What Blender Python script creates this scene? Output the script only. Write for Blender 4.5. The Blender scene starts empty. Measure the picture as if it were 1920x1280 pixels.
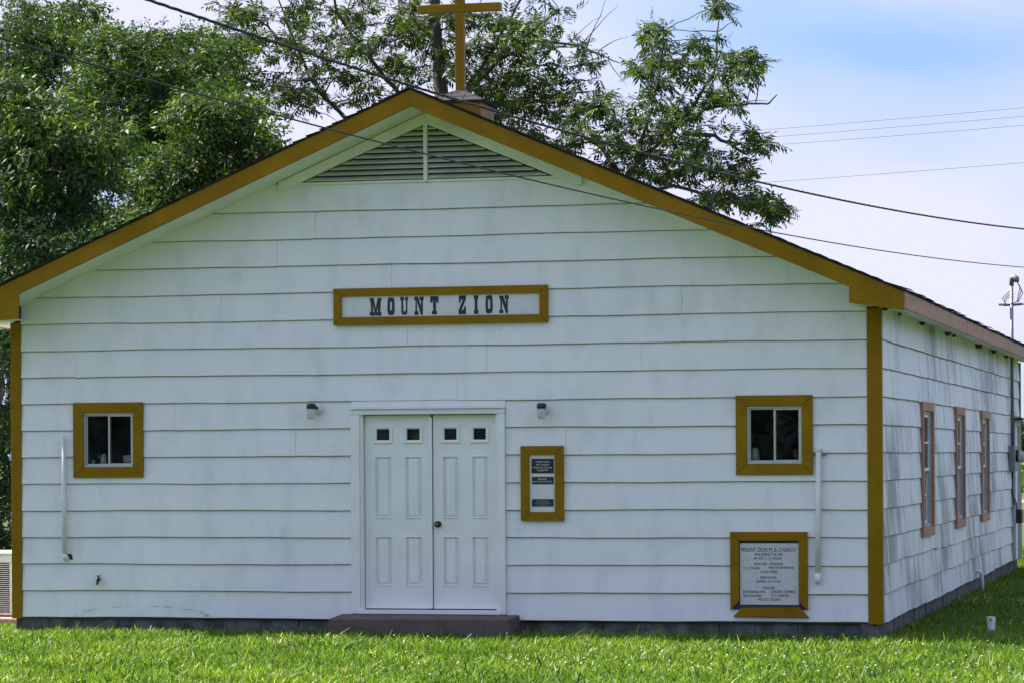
import bpy, math, random
import numpy as np
from math import sin, cos, pi, radians
random.seed(7); rng = np.random.default_rng(7)
scn = bpy.context.scene
col = scn.collection

# ------------------------------------------------------------ camera (measured from the photograph)
F = 5747.; YAW = -.2356; ROLL = .0058; CYY = 852.3
CAM = np.array([8.3147, -31.0044, 1.9182])
RV = np.array([cos(YAW), -sin(YAW), 0]); FV = np.array([sin(YAW), cos(YAW), 0]); UV = np.array([0, 0, 1.])
cd = bpy.data.cameras.new('camera'); cam = bpy.data.objects.new('camera', cd); col.objects.link(cam)
cd.sensor_width = 36; cd.lens = F / 1920 * 36; cd.shift_y = (CYY - 640) / 1920
cd.clip_start = .1; cd.clip_end = 8000
from mathutils import Matrix, Vector
cr, sr = cos(ROLL), sin(ROLL)
cx = Vector(RV * cr + UV * -sr); cy_ = Vector(UV * cr + RV * sr)   # camera right / up after roll
m = Matrix.Identity(4)
for i in range(3):
    m[i][0] = cx[i]; m[i][1] = cy_[i]; m[i][2] = -FV[i]; m[i][3] = CAM[i]
cam.matrix_world = m
scn.camera = cam

# ------------------------------------------------------------ sky, sun, exposure
SUN_EL = radians(50); SUN_AZ = (-1.0, .13)       # sun stands to the left and a little behind the front wall
w = bpy.data.worlds.new('World'); scn.world = w; w.use_nodes = True
nt = w.node_tree; nt.nodes.clear()
def N(t, **k):
    n = nt.nodes.new(t)
    for a, b in k.items(): setattr(n, a, b)
    return n
out = N('ShaderNodeOutputWorld'); bg = N('ShaderNodeBackground'); sky = N('ShaderNodeTexSky')
sky.sky_type = 'NISHITA'; sky.sun_disc = False; sky.sun_elevation = SUN_EL
sky.sun_rotation = math.atan2(SUN_AZ[0], SUN_AZ[1]); sky.air_density = 1.0; sky.dust_density = .6; sky.ozone_density = 1.6
tc = N('ShaderNodeTexCoord'); mp = N('ShaderNodeMapping'); mp.inputs['Scale'].default_value = (1, 1, 2.6)
mp.inputs['Location'].default_value = (-1.019, 1.387, -4.115)
n1 = N('ShaderNodeTexNoise'); n1.inputs['Scale'].default_value = 4.2; n1.inputs['Detail'].default_value = 4; n1.inputs['Roughness'].default_value = .42; n1.inputs['Distortion'].default_value = .35
rp = N('ShaderNodeValToRGB'); rp.color_ramp.elements[0].position = .36; rp.color_ramp.elements[1].position = .63
rp.color_ramp.elements[0].color = (.0, .0, .0, 1); rp.color_ramp.elements[1].color = (.97, .97, .97, 1)
mx = N('ShaderNodeMix', data_type='RGBA'); mx.inputs['B'].default_value = (2.85, 2.88, 3.75, 1)
L = nt.links.new
lift = N('ShaderNodeVectorMath', operation='MULTIPLY_ADD'); lift.inputs[1].default_value = (1, 1, 1.0); lift.inputs[2].default_value = (0, 0, .62)
L(tc.outputs['Generated'], lift.inputs[0]); nrm = N('ShaderNodeVectorMath', operation='NORMALIZE'); L(lift.outputs[0], nrm.inputs[0]); L(nrm.outputs[0], sky.inputs['Vector'])
L(tc.outputs['Generated'], mp.inputs['Vector']); L(mp.outputs['Vector'], n1.inputs['Vector']); L(n1.outputs['Fac'], rp.inputs['Fac'])
L(rp.outputs['Color'], mx.inputs['Factor']); L(sky.outputs['Color'], mx.inputs['A']); L(mx.outputs['Result'], bg.inputs['Color']); L(bg.outputs['Background'], out.inputs['Surface'])
bg.inputs['Strength'].default_value = .1
sd = bpy.data.lights.new('sun', 'SUN'); sun = bpy.data.objects.new('sun', sd); col.objects.link(sun)
sd.energy = 5.0; sd.angle = radians(.6); sd.color = (1, .95, .87)
sv = Vector((SUN_AZ[0], SUN_AZ[1], 0)).normalized() * cos(SUN_EL) + Vector((0, 0, sin(SUN_EL)))
sun.rotation_euler = sv.to_track_quat('Z', 'Y').to_euler(); sun.location = (-20, 5, 30)
scn.view_settings.view_transform = 'Standard'; scn.view_settings.look = 'None'
scn.view_settings.exposure = 1.6; scn.view_settings.gamma = 1
scn.cycles.max_bounces = 8; scn.cycles.transparent_max_bounces = 12

# ------------------------------------------------------------ helpers
def ray(px, py):
    a, b = px - 960, py - CYY
    u = a * cr - b * sr; v = a * sr + b * cr
    return RV * (u / F) + FV - UV * (v / F)
def onY(px, py, Y=0.): d = ray(px, py); return CAM + d * ((Y - CAM[1]) / d[1])
def onX(px, py, X): d = ray(px, py); return CAM + d * ((X - CAM[0]) / d[0])
def onZ(px, py, Z): d = ray(px, py); return CAM + d * ((Z - CAM[2]) / d[2])
def atD(px, py, D): return CAM + ray(px, py) * D

ORI = {}
def empty(name, loc, label, cat, group=None):
    o = bpy.data.objects.new(name, None); col.objects.link(o); o.location = loc; o.empty_display_size = .2
    ORI[o.name] = np.array(loc, float); tag(o, label, cat, group); return o
def tag(o, label=None, cat=None, group=None, kind=None):
    if label: o['label'] = label
    if cat: o['category'] = cat
    if group: o['group'] = group
    if kind: o['kind'] = kind
    return o
class MB:
    def __init__(s): s.v = []; s.f = []
    def add(s, vs, fs):
        b = len(s.v); s.v += [tuple(map(float, p)) for p in vs]; s.f += [tuple(b + i for i in f) for f in fs]; return s
    def box(s, x0, x1, y0, y1, z0, z1):
        return s.add([(x0,y0,z0),(x1,y0,z0),(x1,y1,z0),(x0,y1,z0),(x0,y0,z1),(x1,y0,z1),(x1,y1,z1),(x0,y1,z1)],
                     [(0,3,2,1),(4,5,6,7),(0,1,5,4),(1,2,6,5),(2,3,7,6),(3,0,4,7)])
    def hexa(s, p):   # 8 points, ordered as in box
        return s.add(p, [(0,3,2,1),(4,5,6,7),(0,1,5,4),(1,2,6,5),(2,3,7,6),(3,0,4,7)])
    def prism(s, poly, a, b, ax='y'):   # polygon in the plane across ax, extruded from a to b
        n = len(poly)
        def P(q, t): return {'y': (q[0], t, q[1]), 'x': (t, q[0], q[1]), 'z': (q[0], q[1], t)}[ax]
        return s.add([P(q, a) for q in poly] + [P(q, b) for q in poly],
                     [tuple(range(n)), tuple(range(2*n-1, n-1, -1))] + [(i, i+n, (i+1) % n + n, (i+1) % n) for i in range(n)])
    def tube(s, pts, r, n=8, cap=True):
        pts = [np.array(p, float) for p in pts]; k = len(pts)
        rs = r if hasattr(r, '__len__') else [r] * k
        vs = []; ref = None
        for i in range(k):
            t = pts[min(i+1, k-1)] - pts[max(i-1, 0)]; t = t / (np.linalg.norm(t) + 1e-9)
            if ref is None: ref = np.array([0, 0, 1.]) if abs(t[2]) < .9 else np.array([1., 0, 0])
            a = np.cross(t, ref); a /= np.linalg.norm(a) + 1e-9; c = np.cross(a, t); ref = c
            for j in range(n):
                q = 2*pi*j/n; vs.append(pts[i] + rs[i]*(cos(q)*a + sin(q)*c))
        fs = [(i*n+j, i*n+(j+1) % n, (i+1)*n+(j+1) % n, (i+1)*n+j) for i in range(k-1) for j in range(n)]
        if cap: fs += [tuple(range(n-1, -1, -1)), tuple(range((k-1)*n, k*n))]
        return s.add(vs, fs)
    def lathe(s, prof, c, ax='z', n=16):   # prof: (radius, height)
        vs = []
        for r, h in prof:
            for j in range(n):
                q = 2*pi*j/n; x, y = r*cos(q), r*sin(q)
                vs.append({'z': (c[0]+x, c[1]+y, c[2]+h), 'y': (c[0]+x, c[1]-h, c[2]+y), 'x': (c[0]+h, c[1]+x, c[2]+y)}[ax])
        k = len(prof)
        fs = [(i*n+j, i*n+(j+1) % n, (i+1)*n+(j+1) % n, (i+1)*n+j) for i in range(k-1) for j in range(n)]
        fs += [tuple(range(n-1, -1, -1)), tuple(range((k-1)*n, k*n))]
        return s.add(vs, fs)
    def build(s, name, mat, parent=None, smooth=False, bevel=0):
        o0 = np.zeros(3); q = parent
        while q is not None:
            if q.name in ORI: o0 = ORI[q.name]
            q = q.parent
        me = bpy.data.meshes.new(name)
        me.from_pydata([tuple(np.array(p) - o0) for p in s.v], [], s.f); me.update()
        if mat: me.materials.append(mat)
        o = bpy.data.objects.new(name, me); col.objects.link(o)
        if parent is not None: o.parent = parent
        if smooth: me.polygons.foreach_set('use_smooth', [True]*len(me.polygons))
        if bevel:
            bv = o.modifiers.new('edge', 'BEVEL'); bv.width = bevel; bv.segments = 2; bv.limit_method = 'ANGLE'
        return o
def np_mesh(name, v, f, mat, parent=None, attr=None, origin=None):
    """v (n,3), f (m,k) arrays -> one object; attr: one float per face"""
    v = np.asarray(v, np.float32); f = np.asarray(f, np.int32)
    if origin is not None: v = v - np.asarray(origin, np.float32)
    k = f.shape[1]; me = bpy.data.meshes.new(name)
    me.vertices.add(len(v)); me.vertices.foreach_set('co', v.ravel())
    me.loops.add(f.size); me.loops.foreach_set('vertex_index', f.ravel())
    me.polygons.add(len(f)); me.polygons.foreach_set('loop_start', np.arange(0, f.size, k, dtype=np.int32))
    me.update(calc_edges=True); me.validate()
    if attr is not None and len(me.polygons) == len(attr):
        a = me.attributes.new('var', 'FLOAT', 'FACE'); a.data.foreach_set('value', np.asarray(attr, np.float32))
    me.materials.append(mat)
    o = bpy.data.objects.new(name, me); col.objects.link(o)
    if parent is not None: o.parent = parent
    return o

# ------------------------------------------------------------ materials
def newmat(name):
    mt = bpy.data.materials.new(name); mt.use_nodes = True
    t = mt.node_tree; b = t.nodes['Principled BSDF']; return mt, t, b
def tn(t, ty, **k):
    n = t.nodes.new(ty)
    for a, b in k.items():
        if a in n.inputs: n.inputs[a].default_value = b
        else: setattr(n, a, b)
    return n
def noise(t, scale, detail=4, rough=.55, vec=None, stretch=None, dist=0):
    n = tn(t, 'ShaderNodeTexNoise', Scale=scale, Detail=detail, Roughness=rough, Distortion=dist)
    g = tn(t, 'ShaderNodeNewGeometry')
    src = g.outputs['Position']
    if stretch:
        mpn = tn(t, 'ShaderNodeMapping'); mpn.inputs['Scale'].default_value = stretch
        t.links.new(src, mpn.inputs['Vector']); src = mpn.outputs['Vector']
    t.links.new(src, n.inputs['Vector']); return n.outputs['Fac']
def ramp(t, fac, stops):
    r = tn(t, 'ShaderNodeValToRGB'); e = r.color_ramp.elements
    e[0].position, e[0].color = stops[0][0], (*stops[0][1], 1); e[1].position, e[1].color = stops[-1][0], (*stops[-1][1], 1)
    for p, c in stops[1:-1]:
        q = e.new(p); q.color = (*c, 1)
    t.links.new(fac, r.inputs['Fac']); return r.outputs['Color']
def mixc(t, fac, a, b, mode='MIX'):
    n = tn(t, 'ShaderNodeMix', data_type='RGBA', blend_type=mode)
    for s_, k in ((fac, 'Factor'), (a, 'A'), (b, 'B')):
        i = n.inputs[k] if k == 'Factor' else [q for q in n.inputs if q.name == k and q.type == 'RGBA'][0]
        if isinstance(s_, (int, float)): i.default_value = s_
        elif isinstance(s_, tuple): i.default_value = (*s_, 1)
        else: t.links.new(s_, i)
    return [q for q in n.outputs if q.type == 'RGBA'][0]
def bump(t, b, h, s=.3, d=.01):
    n = tn(t, 'ShaderNodeBump', Strength=s, Distance=d); t.links.new(h, n.inputs['Height']); t.links.new(n.outputs['Normal'], b.inputs['Normal'])
def simple(name, c, rough=.6, metal=0, var=.15, scale=20, bmp=0, spec=.5):
    mt, t, b = newmat(name)
    f = noise(t, scale, 5)
    c = np.array(c)
    t.links.new(ramp(t, f, [(.3, tuple(c*(1-var))), (.7, tuple(np.minimum(c*(1+var), 1)))]), b.inputs['Base Color'])
    b.inputs['Roughness'].default_value = rough; b.inputs['Metallic'].default_value = metal; b.inputs['Specular IOR Level'].default_value = spec
    if bmp: bump(t, b, noise(t, scale*4, 5), bmp, .004)
    return mt
WHITE = (.74, .76, .74)
def mat_siding_front():
    mt, t, b = newmat('front_siding_paint')
    base = ramp(t, noise(t, .9, 4), [(.3, (.775, .785, .80)), (.7, (.83, .835, .845))])
    blot = ramp(t, noise(t, 3.5, 6, .62, stretch=(1, 1, .45)), [(.48, (1, 1, 1)), (.74, (.85, .865, .875))])
    c = mixc(t, 1.0, base, blot, 'MULTIPLY')
    drip = ramp(t, noise(t, 14, 3, .6, stretch=(1, 1, .12)), [(.6, (1, 1, 1)), (.8, (.9, .905, .9))])
    c = mixc(t, .7, c, drip, 'MULTIPLY')
    spk = ramp(t, noise(t, 55, 2, .5), [(.76, (1, 1, 1)), (.8, (.55, .55, .52))])
    c = mixc(t, .6, c, spk, 'MULTIPLY')
    gp_ = tn(t, 'ShaderNodeNewGeometry'); mq = tn(t, 'ShaderNodeMapping'); mq.inputs['Location'].default_value = (3.2/.8, 0, -.22/.115); mq.inputs['Scale'].default_value = (1/.8, 0, 1/.115)
    t.links.new(gp_.outputs['Position'], mq.inputs['Vector']); ln_ = tn(t, 'ShaderNodeVectorMath', operation='LENGTH'); t.links.new(mq.outputs['Vector'], ln_.inputs[0])
    arc = ramp(t, ln_.outputs['Value'], [(.80, (0, 0, 0)), (.93, (.9, .9, .9)), (1.0, (0, 0, 0))])
    sc_ = ramp(t, noise(t, 22, 5, .7, stretch=(.5, 1, 1.6)), [(.47, (0, 0, 0)), (.66, (1, 1, 1))])
    c = mixc(t, mixc(t, 1., arc, sc_, 'MULTIPLY'), c, (.22, .24, .26))
    t.links.new(c, b.inputs['Base Color']); b.inputs['Roughness'].default_value = .5
    bump(t, b, noise(t, 60, 5, .6, stretch=(.35, 1, 1)), .22, .004); return mt
def mat_siding_side():
    mt, t, b = newmat('side_siding_mildew')
    base = ramp(t, noise(t, .9, 4), [(.3, (.74, .75, .76)), (.7, (.81, .81, .82))])
    oi = tn(t, 'ShaderNodeObjectInfo'); gm = tn(t, 'ShaderNodeNewGeometry'); cmb = tn(t, 'ShaderNodeCombineXYZ'); ml = tn(t, 'ShaderNodeMath', operation='MULTIPLY'); ml.inputs[1].default_value = 40
    t.links.new(oi.outputs['Random'], ml.inputs[0]); t.links.new(ml.outputs[0], cmb.inputs[0])
    mp_ = tn(t, 'ShaderNodeMapping'); mp_.inputs['Scale'].default_value = (1, 1, .22); t.links.new(gm.outputs['Position'], mp_.inputs['Vector']); t.links.new(cmb.outputs[0], mp_.inputs['Location'])
    nn_ = tn(t, 'ShaderNodeTexNoise', Scale=2.6, Detail=7, Roughness=.66); t.links.new(mp_.outputs['Vector'], nn_.inputs['Vector']); st = nn_.outputs['Fac']; bl = noise(t, .45, 3, .5, stretch=(1, 1, 1.3))
    k = tn(t, 'ShaderNodeMath', operation='MULTIPLY'); t.links.new(st, k.inputs[0]); t.links.new(bl, k.inputs[1])
    d = ramp(t, k.outputs[0], [(.225, (0, 0, 0)), (.36, (1, 1, 1))])
    c = mixc(t, d, base, (.27, .265, .30))
    t.links.new(c, b.inputs['Base Color']); b.inputs['Roughness'].default_value = .42
    bump(t, b, noise(t, 40, 5, .6), .2, .004); return mt
M = {}
M['front'] = mat_siding_front(); M['side'] = mat_siding_side()
M['trim'] = simple('white_trim_paint', (.80, .81, .80), .45, var=.05, scale=3, bmp=.06)
M['soffit'] = simple('soffit_paint', (.78, .79, .73), .55, var=.10, scale=2.5)
def mat_ochre():
    mt, t, b = newmat('ochre_paint')
    c = ramp(t, noise(t, 2.5, 5), [(.3, (.215, .116, .001)), (.7, (.285, .155, .002))])
    ch = ramp(t, noise(t, 24, 6, .7, stretch=(.4, .4, 1)), [(.58, (1, 1, 1)), (.76, (.66, .60, .55))])
    c = mixc(t, .8, c, ch, 'MULTIPLY')
    t.links.new(c, b.inputs['Base Color']); b.inputs['Roughness'].default_value = .5; b.inputs['Specular IOR Level'].default_value = .16
    bump(t, b, noise(t, 50, 4, .6, stretch=(.25, 1, 1)), .12, .003); return mt
M['ochre'] = mat_ochre()
M['edge'] = simple('lap_shadow_grime', (.25, .255, .17), .8, var=.5, scale=7)  # lap shadow line painted into the lip colour, along with edge dirt
M['ventpaint'] = simple('dull_vent_paint', (.50, .51, .43), .6, var=.15, scale=6)  # one dull olive grey for all the louvre slats
M['fascia'] = simple('sky_sheen_brown_paint', (.40, .205, .13), .62, var=.18, scale=5, bmp=.2)  # brown trim; pinkish sky sheen of the side faces put into the colour
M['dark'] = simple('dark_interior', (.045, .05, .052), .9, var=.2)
M['room'] = simple('room_paint', (.10, .115, .125), .8, var=.1)
M['black'] = simple('black_plastic', (.02, .02, .022), .4, var=.2)
M['ink'] = simple('black_paint', (.022, .024, .028), .55, var=.3, scale=60)
M['plate'] = simple('black_plate', (.018, .02, .024), .3, var=.1)
M['platetext'] = simple('plate_lettering', (.62, .63, .64), .5, var=.05)
M['dimtext'] = simple('worn_plate_lettering', (.22, .23, .24), .5, var=.1)
M['panel'] = simple('sign_panel_white', (.66, .67, .68), .5, var=.06, scale=8)
M['stone'] = simple('engraved_stone', (.58, .58, .60), .45, var=.07, scale=12)
M['alu'] = simple('aluminium', (.55, .57, .58), .35, .6, var=.1)
M['pvc'] = simple('painted_pvc', (.72, .74, .72), .4, var=.08, scale=8)
M['steel'] = simple('galvanised_steel', (.20, .215, .235), .5, .4, var=.15, scale=30)
M['grey'] = simple('grey_board', (.38, .41, .44), .6, var=.15, scale=6)
M['ac'] = simple('ac_painted_metal', (.55, .54, .50), .45, var=.06)
M['mud'] = simple('mud_nest', (.10, .075, .055), .95, var=.3, scale=60, bmp=.5)
M['wire'] = simple('cable_jacket', (.015, .015, .018), .6, var=.2)
M['greywire'] = simple('bare_conductor', (.10, .10, .12), .5, var=.1)
M['knob'] = simple('dark_bronze', (.05, .035, .02), .3, .8, var=.2)
M['brass'] = simple('worn_brass', (.45, .36, .20), .35, .9, var=.2)
M['cup'] = simple('white_ceramic', (.75, .75, .74), .3, var=.03)
M['rock'] = simple('red_gravel', (.34, .20, .15), .9, var=.3, scale=30, bmp=.4)
def mat_concrete(name, a, b_, sc=5, moss=True):
    mt, t, b = newmat(name)
    c = ramp(t, noise(t, sc, 7, .65), [(.28, a), (.72, b_)])
    if moss:
        c = mixc(t, ramp(t, noise(t, 3, 6, .7), [(.5, (0, 0, 0)), (.68, (.8, .8, .8))]), c, (.05, .06, .045))
    t.links.new(c, b.inputs['Base Color']); b.inputs['Roughness'].default_value = .9
    bump(t, b, noise(t, sc*6, 7, .7), .6, .012); return mt
M['found'] = mat_concrete('stained_foundation', (.03, .031, .03), (.22, .22, .215), 7)
M['step'] = mat_concrete('brown_step_concrete', (.085, .066, .058), (.15, .118, .105), 6, False)
def mat_shingle():
    mt, t, b = newmat('asphalt_shingle')
    c = ramp(t, noise(t, 6, 5), [(.3, (.026, .024, .026)), (.7, (.05, .046, .05))])
    g = ramp(t, noise(t, 180, 2), [(.3, (.7, .7, .7)), (.7, (1.25, 1.2, 1.25))])
    t.links.new(mixc(t, 1., c, g, 'MULTIPLY'), b.inputs['Base Color']); b.inputs['Roughness'].default_value = .95; b.inputs['Specular IOR Level'].default_value = .2
    bump(t, b, noise(t, 200, 2), .5, .003); return mt
M['shingle'] = mat_shingle()
def mat_glass():
    mt, t, b = newmat('window_glass'); t.nodes.remove(b)
    o = t.nodes['Material Output']; tr = tn(t, 'ShaderNodeBsdfTransparent'); tr.inputs['Color'].default_value = (.75, .8, .8, 1)
    gl = tn(t, 'ShaderNodeBsdfGlossy', Roughness=.02); fr = tn(t, 'ShaderNodeFresnel', IOR=1.6); mxs = tn(t, 'ShaderNodeMixShader')
    bp = tn(t, 'ShaderNodeBump', Strength=.03, Distance=.02); t.links.new(noise(t, 3, 2), bp.inputs['Height']); t.links.new(bp.outputs['Normal'], gl.inputs['Normal'])
    t.links.new(fr.outputs[0], mxs.inputs[0]); t.links.new(tr.outputs[0], mxs.inputs[1]); t.links.new(gl.outputs[0], mxs.inputs[2]); df = tn(t, 'ShaderNodeBsdfDiffuse'); df.inputs['Color'].default_value = (.5, .55, .56, 1); md = tn(t, 'ShaderNodeMixShader')
    t.links.new(ramp(t, noise(t, 5, 5, .65), [(.4, (.004, .004, .004)), (.8, (.05, .05, .05))]), md.inputs[0])
    t.links.new(mxs.outputs[0], md.inputs[1]); t.links.new(df.outputs[0], md.inputs[2]); t.links.new(md.outputs[0], o.inputs['Surface']); return mt
M['glass'] = mat_glass()
def mat_jar():
    mt, t, b = newmat('frosted_jar_glass'); b.inputs['Base Color'].default_value = (.75, .78, .78, 1); b.inputs['Roughness'].default_value = .25
    b.inputs['Transmission Weight'].default_value = .6; bump(t, b, noise(t, 60, 1, stretch=(1, 1, .1)), .3, .004); return mt
M['jar'] = mat_jar()
def mat_leaf(name, stops, trans=.4, rough=.55, tcol=None, big=0.):
    mt, t, b = newmat(name); o = t.nodes['Material Output']
    at = tn(t, 'ShaderNodeAttribute', attribute_name='var')
    c = ramp(t, at.outputs['Fac'], stops)
    if big:
        pn = ramp(t, noise(t, big, 4, .6), [(.35, (.75, .8, .8)), (.68, (1.22, 1.12, 1.0))]); c = mixc(t, 1., c, pn, 'MULTIPLY')
    t.links.new(c, b.inputs['Base Color']); b.inputs['Roughness'].default_value = rough; b.inputs['Specular IOR Level'].default_value = .22
    tr = tn(t, 'ShaderNodeBsdfTranslucent'); t.links.new(mixc(t, 1., c, tcol or (1.5, 1.45, .55), 'MULTIPLY'), tr.inputs['Color'])
    ms = tn(t, 'ShaderNodeMixShader'); ms.inputs[0].default_value = trans
    t.links.new(b.outputs[0], ms.inputs[1]); t.links.new(tr.outputs[0], ms.inputs[2]); t.links.new(ms.outputs[0], o.inputs['Surface']); return mt
M['leaf'] = mat_leaf('pecan_leaf', [(0, (.014, .036, .010)), (.6, (.036, .070, .014)), (1, (.11, .155, .025))], .40, .5, (1.7, 1.55, .5))
M['leaf2'] = mat_leaf('broad_leaf', [(0, (.012, .034, .012)), (.35, (.018, .045, .014)), (.68, (.045, .088, .018)), (1, (.15, .20, .03))], .36, .5, (1.7, 1.65, .5))
M['farleaf'] = mat_leaf('haze_tinted_leaf', [(0, (.035, .065, .05)), (1, (.06, .10, .07))], .2)  # distance haze put into the leaf colour as a bluish tint
M['crop'] = mat_leaf('crop_leaf', [(0, (.05, .11, .02)), (1, (.10, .19, .03))], .3)
M['grass'] = mat_leaf('grass_blade', [(0, (.022, .06, .010)), (.45, (.095, .195, .022)), (.85, (.19, .30, .04)), (1, (.40, .40, .22))], .42, .42, (1.35, 1.35, .5), .55)
M['petal'] = simple('clover_petal', (.72, .70, .68), .7, var=.1, scale=60)
def mat_bark():
    mt, t, b = newmat('bark')
    t.links.new(ramp(t, noise(t, 9, 6, .65, stretch=(1, 1, .25)), [(.3, (.035, .03, .027)), (.7, (.10, .088, .08))]), b.inputs['Base Color'])
    b.inputs['Roughness'].default_value = .9; bump(t, b, noise(t, 20, 5, .7, stretch=(1, 1, .2)), .7, .02); return mt
M['bark'] = mat_bark()
def mat_ground():
    mt, t, b = newmat('lawn_soil')
    c = ramp(t, noise(t, 1.4, 7, .7), [(.3, (.035, .06, .014)), (.5, (.055, .095, .018)), (.75, (.09, .13, .03))])
    t.links.new(c, b.inputs['Base Color']); b.inputs['Roughness'].default_value = .95
    bump(t, b, noise(t, 25, 6, .75), 1., .05); return mt
M['ground'] = mat_ground()
M['dirt'] = simple('dirt_track', (.26, .17, .12), .95, var=.2, scale=2, bmp=.4)

# ------------------------------------------------------------ the setting
W2 = 4.692; H0 = .2; E = .286; LEN = 19.4
SL = .4285; ZS = 5.495                        # gable soffit line z = ZS - SL*|x|
RX = -.03                                     # ridge x
OV = .64                                      # gable overhang
XE = 5.02                                     # eave fascia x
g = MB(); R_ = 4000
g.add([(-R_, -300, 0), (R_, -300, 0), (R_, R_, 0), (-R_, R_, 0)], [(0, 1, 2, 3)])
tag(g.build('ground', M['ground']), kind='structure')
r = MB(); r.add([(-120, 84, .004), (420, 96, .004), (420, 103, .004), (-120, 91, .004)], [(0, 1, 2, 3)])
tag(r.build('dirt_road', M['dirt']), kind='structure')

# ------------------------------------------------------------ church
church = empty('church', (0, 0, 0), 'long white lap-sided gable church with ochre trim and double front door', 'church')
DX0, DX1, DZ1 = -.766, .735, 2.35            # door opening
WIN = [(-3.86, -3.29, 1.815, 2.395), (3.345, 3.91, 1.815, 2.40)]   # clear openings of the two front windows
SWY = [(3.88, 5.15), (8.02, 9.22), (11.83, 13.08)]                 # outer frames of the side windows
SWZ = (.955, 2.50)
def wall_with_holes(us, zs, holes, P, th, top=None):
    """grid wall; P(u,d,z) maps to the world; th = thickness"""
    mb = MB()
    us = sorted(set(us + [h[0] for h in holes] + [h[1] for h in holes])); zs = sorted(set(zs + [h[2] for h in holes] + [h[3] for h in holes]))
    for i in range(len(us)-1):
        for j in range(len(zs)-1):
            a, b, c, d = us[i], us[i+1], zs[j], zs[j+1]
            if any(a >= h[0]-1e-6 and b <= h[1]+1e-6 and c >= h[2]-1e-6 and d <= h[3]+1e-6 for h in holes): continue
            p = [P(a,0,c), P(b,0,c), P(b,th,c), P(a,th,c), P(a,0,d), P(b,0,d), P(b,th,d), P(a,th,d)]
            mb.hexa(p)
    return mb
fz = 3.38
mb = wall_with_holes([-W2+.02, W2-.02], [H0-.01, fz], [(DX0, DX1, H0-.01, DZ1)] + WIN, lambda u, d, z: (u, .002+d, z), .13)
mb.prism([(-W2+.02, fz), (W2-.02, fz), (RX+.06, ZS+.02), (RX-.06, ZS+.02)], .002, .132)
front = mb.build('front_wall', M['room'], church)
sh = [(a+.11, b-.11, SWZ[0]+.11, SWZ[1]-.11) for a, b in SWY]
mb = wall_with_holes([.14, LEN], [H0-.01, fz], sh, lambda u, d, z: (W2-.002-d, u, z), .13)
side = mb.build('side_wall', M['room'], church)
MB().box(-W2, -W2+.13, .14, LEN, H0-.01, fz).build('side_wall', M['trim'], church)
mb = MB().box(-W2+.02, W2-.02, LEN, LEN+.13, H0-.01, fz); mb.prism([(-W2+.02, fz), (W2-.02, fz), (RX, ZS)], LEN, LEN+.13)
mb.build('back_wall', M['trim'], church)
MB().box(-W2+.15, W2-.15, .15, LEN-.02, .1, H0).build('floor_slab', M['room'], church)
MB().box(-W2+.12, W2-.12, .15, LEN-.02, 3.2, 3.24).build('ceiling', M['room'], church)
MB().box(-W2+.15, W2-.15, 3.0, 3.08, H0+.002, 3.199).build('inner_wall', M['room'], church)

def wav(x, ph, a=.004): return a*(sin(x*1.7+ph) + .6*sin(x*4.3+ph*2.1) + .35*sin(x*9.1+ph*3.7))
def board(parent, u0b, u1b, u0t, u1t, z0, z1, P, mat, holes=(), amp=.004, tilt=0., bulge=.0):
    """one lapped board with real bottom lip; P(u, out, z) maps (out = how far it stands proud)"""
    ph = random.uniform(0, 60); mb = MB()
    ln = max(u1b-u0b, u1t-u0t); n = max(2, int(ln/.22))
    ts = list(np.linspace(0, 1, n+1)); zz = [0., 1.]
    for h in holes:
        for q in h[:2]:
            k = (q-u0b)/(u1b-u0b)
            if 0 < k < 1: ts.append(k)
        for q in h[2:]:
            k = (q-z0)/(z1-z0)
            if 0 < k < 1: zz.append(k)
    ts = sorted(set(ts)); zz = sorted(set(zz)); nt_, nz = len(ts), len(zz)
    off = random.uniform(-.0015, .0025)
    def pt(t, k, ch=0):
        u = (u0b+(u1b-u0b)*t)*(1-k) + (u0t+(u1t-u0t)*t)*k
        z = z0 + (z1+.016-z0)*k + (wav(u, ph, amp) + tilt*(t-.5))*(1-k)
        o = .026*(1-k) + .005*k + off + wav(u*.8, ph+9, bulge*.4)*(1-.7*k)
        if ch == 0 and k == 0: z += .0075
        return u, o, z
    vs = [P(*pt(t, k)) for k in zz for t in ts]; fs = []; nfront = 0
    for j in range(nz-1):
        for i in range(nt_-1):
            u, o, z = pt((ts[i]+ts[i+1])/2, (zz[j]+zz[j+1])/2)
            if any(h[0] < u < h[1] and h[2] < z < h[3] for h in holes): continue
            fs.append((j*nt_+i, j*nt_+i+1, (j+1)*nt_+i+1, (j+1)*nt_+i))
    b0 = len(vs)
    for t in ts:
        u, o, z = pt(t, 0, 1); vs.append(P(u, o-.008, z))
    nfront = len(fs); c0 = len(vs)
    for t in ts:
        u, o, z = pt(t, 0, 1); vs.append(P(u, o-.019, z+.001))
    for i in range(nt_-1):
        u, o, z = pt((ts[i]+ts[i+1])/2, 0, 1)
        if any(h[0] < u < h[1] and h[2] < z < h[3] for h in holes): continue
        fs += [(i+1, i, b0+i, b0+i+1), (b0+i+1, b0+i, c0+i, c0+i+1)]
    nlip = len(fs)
    e0 = len(vs)
    for t in (0, 1):
        for k in (0., 1.):
            u, o, z = pt(t, k); vs.append(P(u, .0, z))
    top = (nz-1)*nt_
    fs += [(0, top, e0+1, e0), (nt_-1, e0+2, e0+3, top+nt_-1)]
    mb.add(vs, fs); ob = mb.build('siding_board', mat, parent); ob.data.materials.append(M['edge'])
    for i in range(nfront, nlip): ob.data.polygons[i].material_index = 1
    return ob
PF = lambda u, o, z: (u, -o, z)
PS = lambda u, o, z: (W2+o, u, z)
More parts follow.
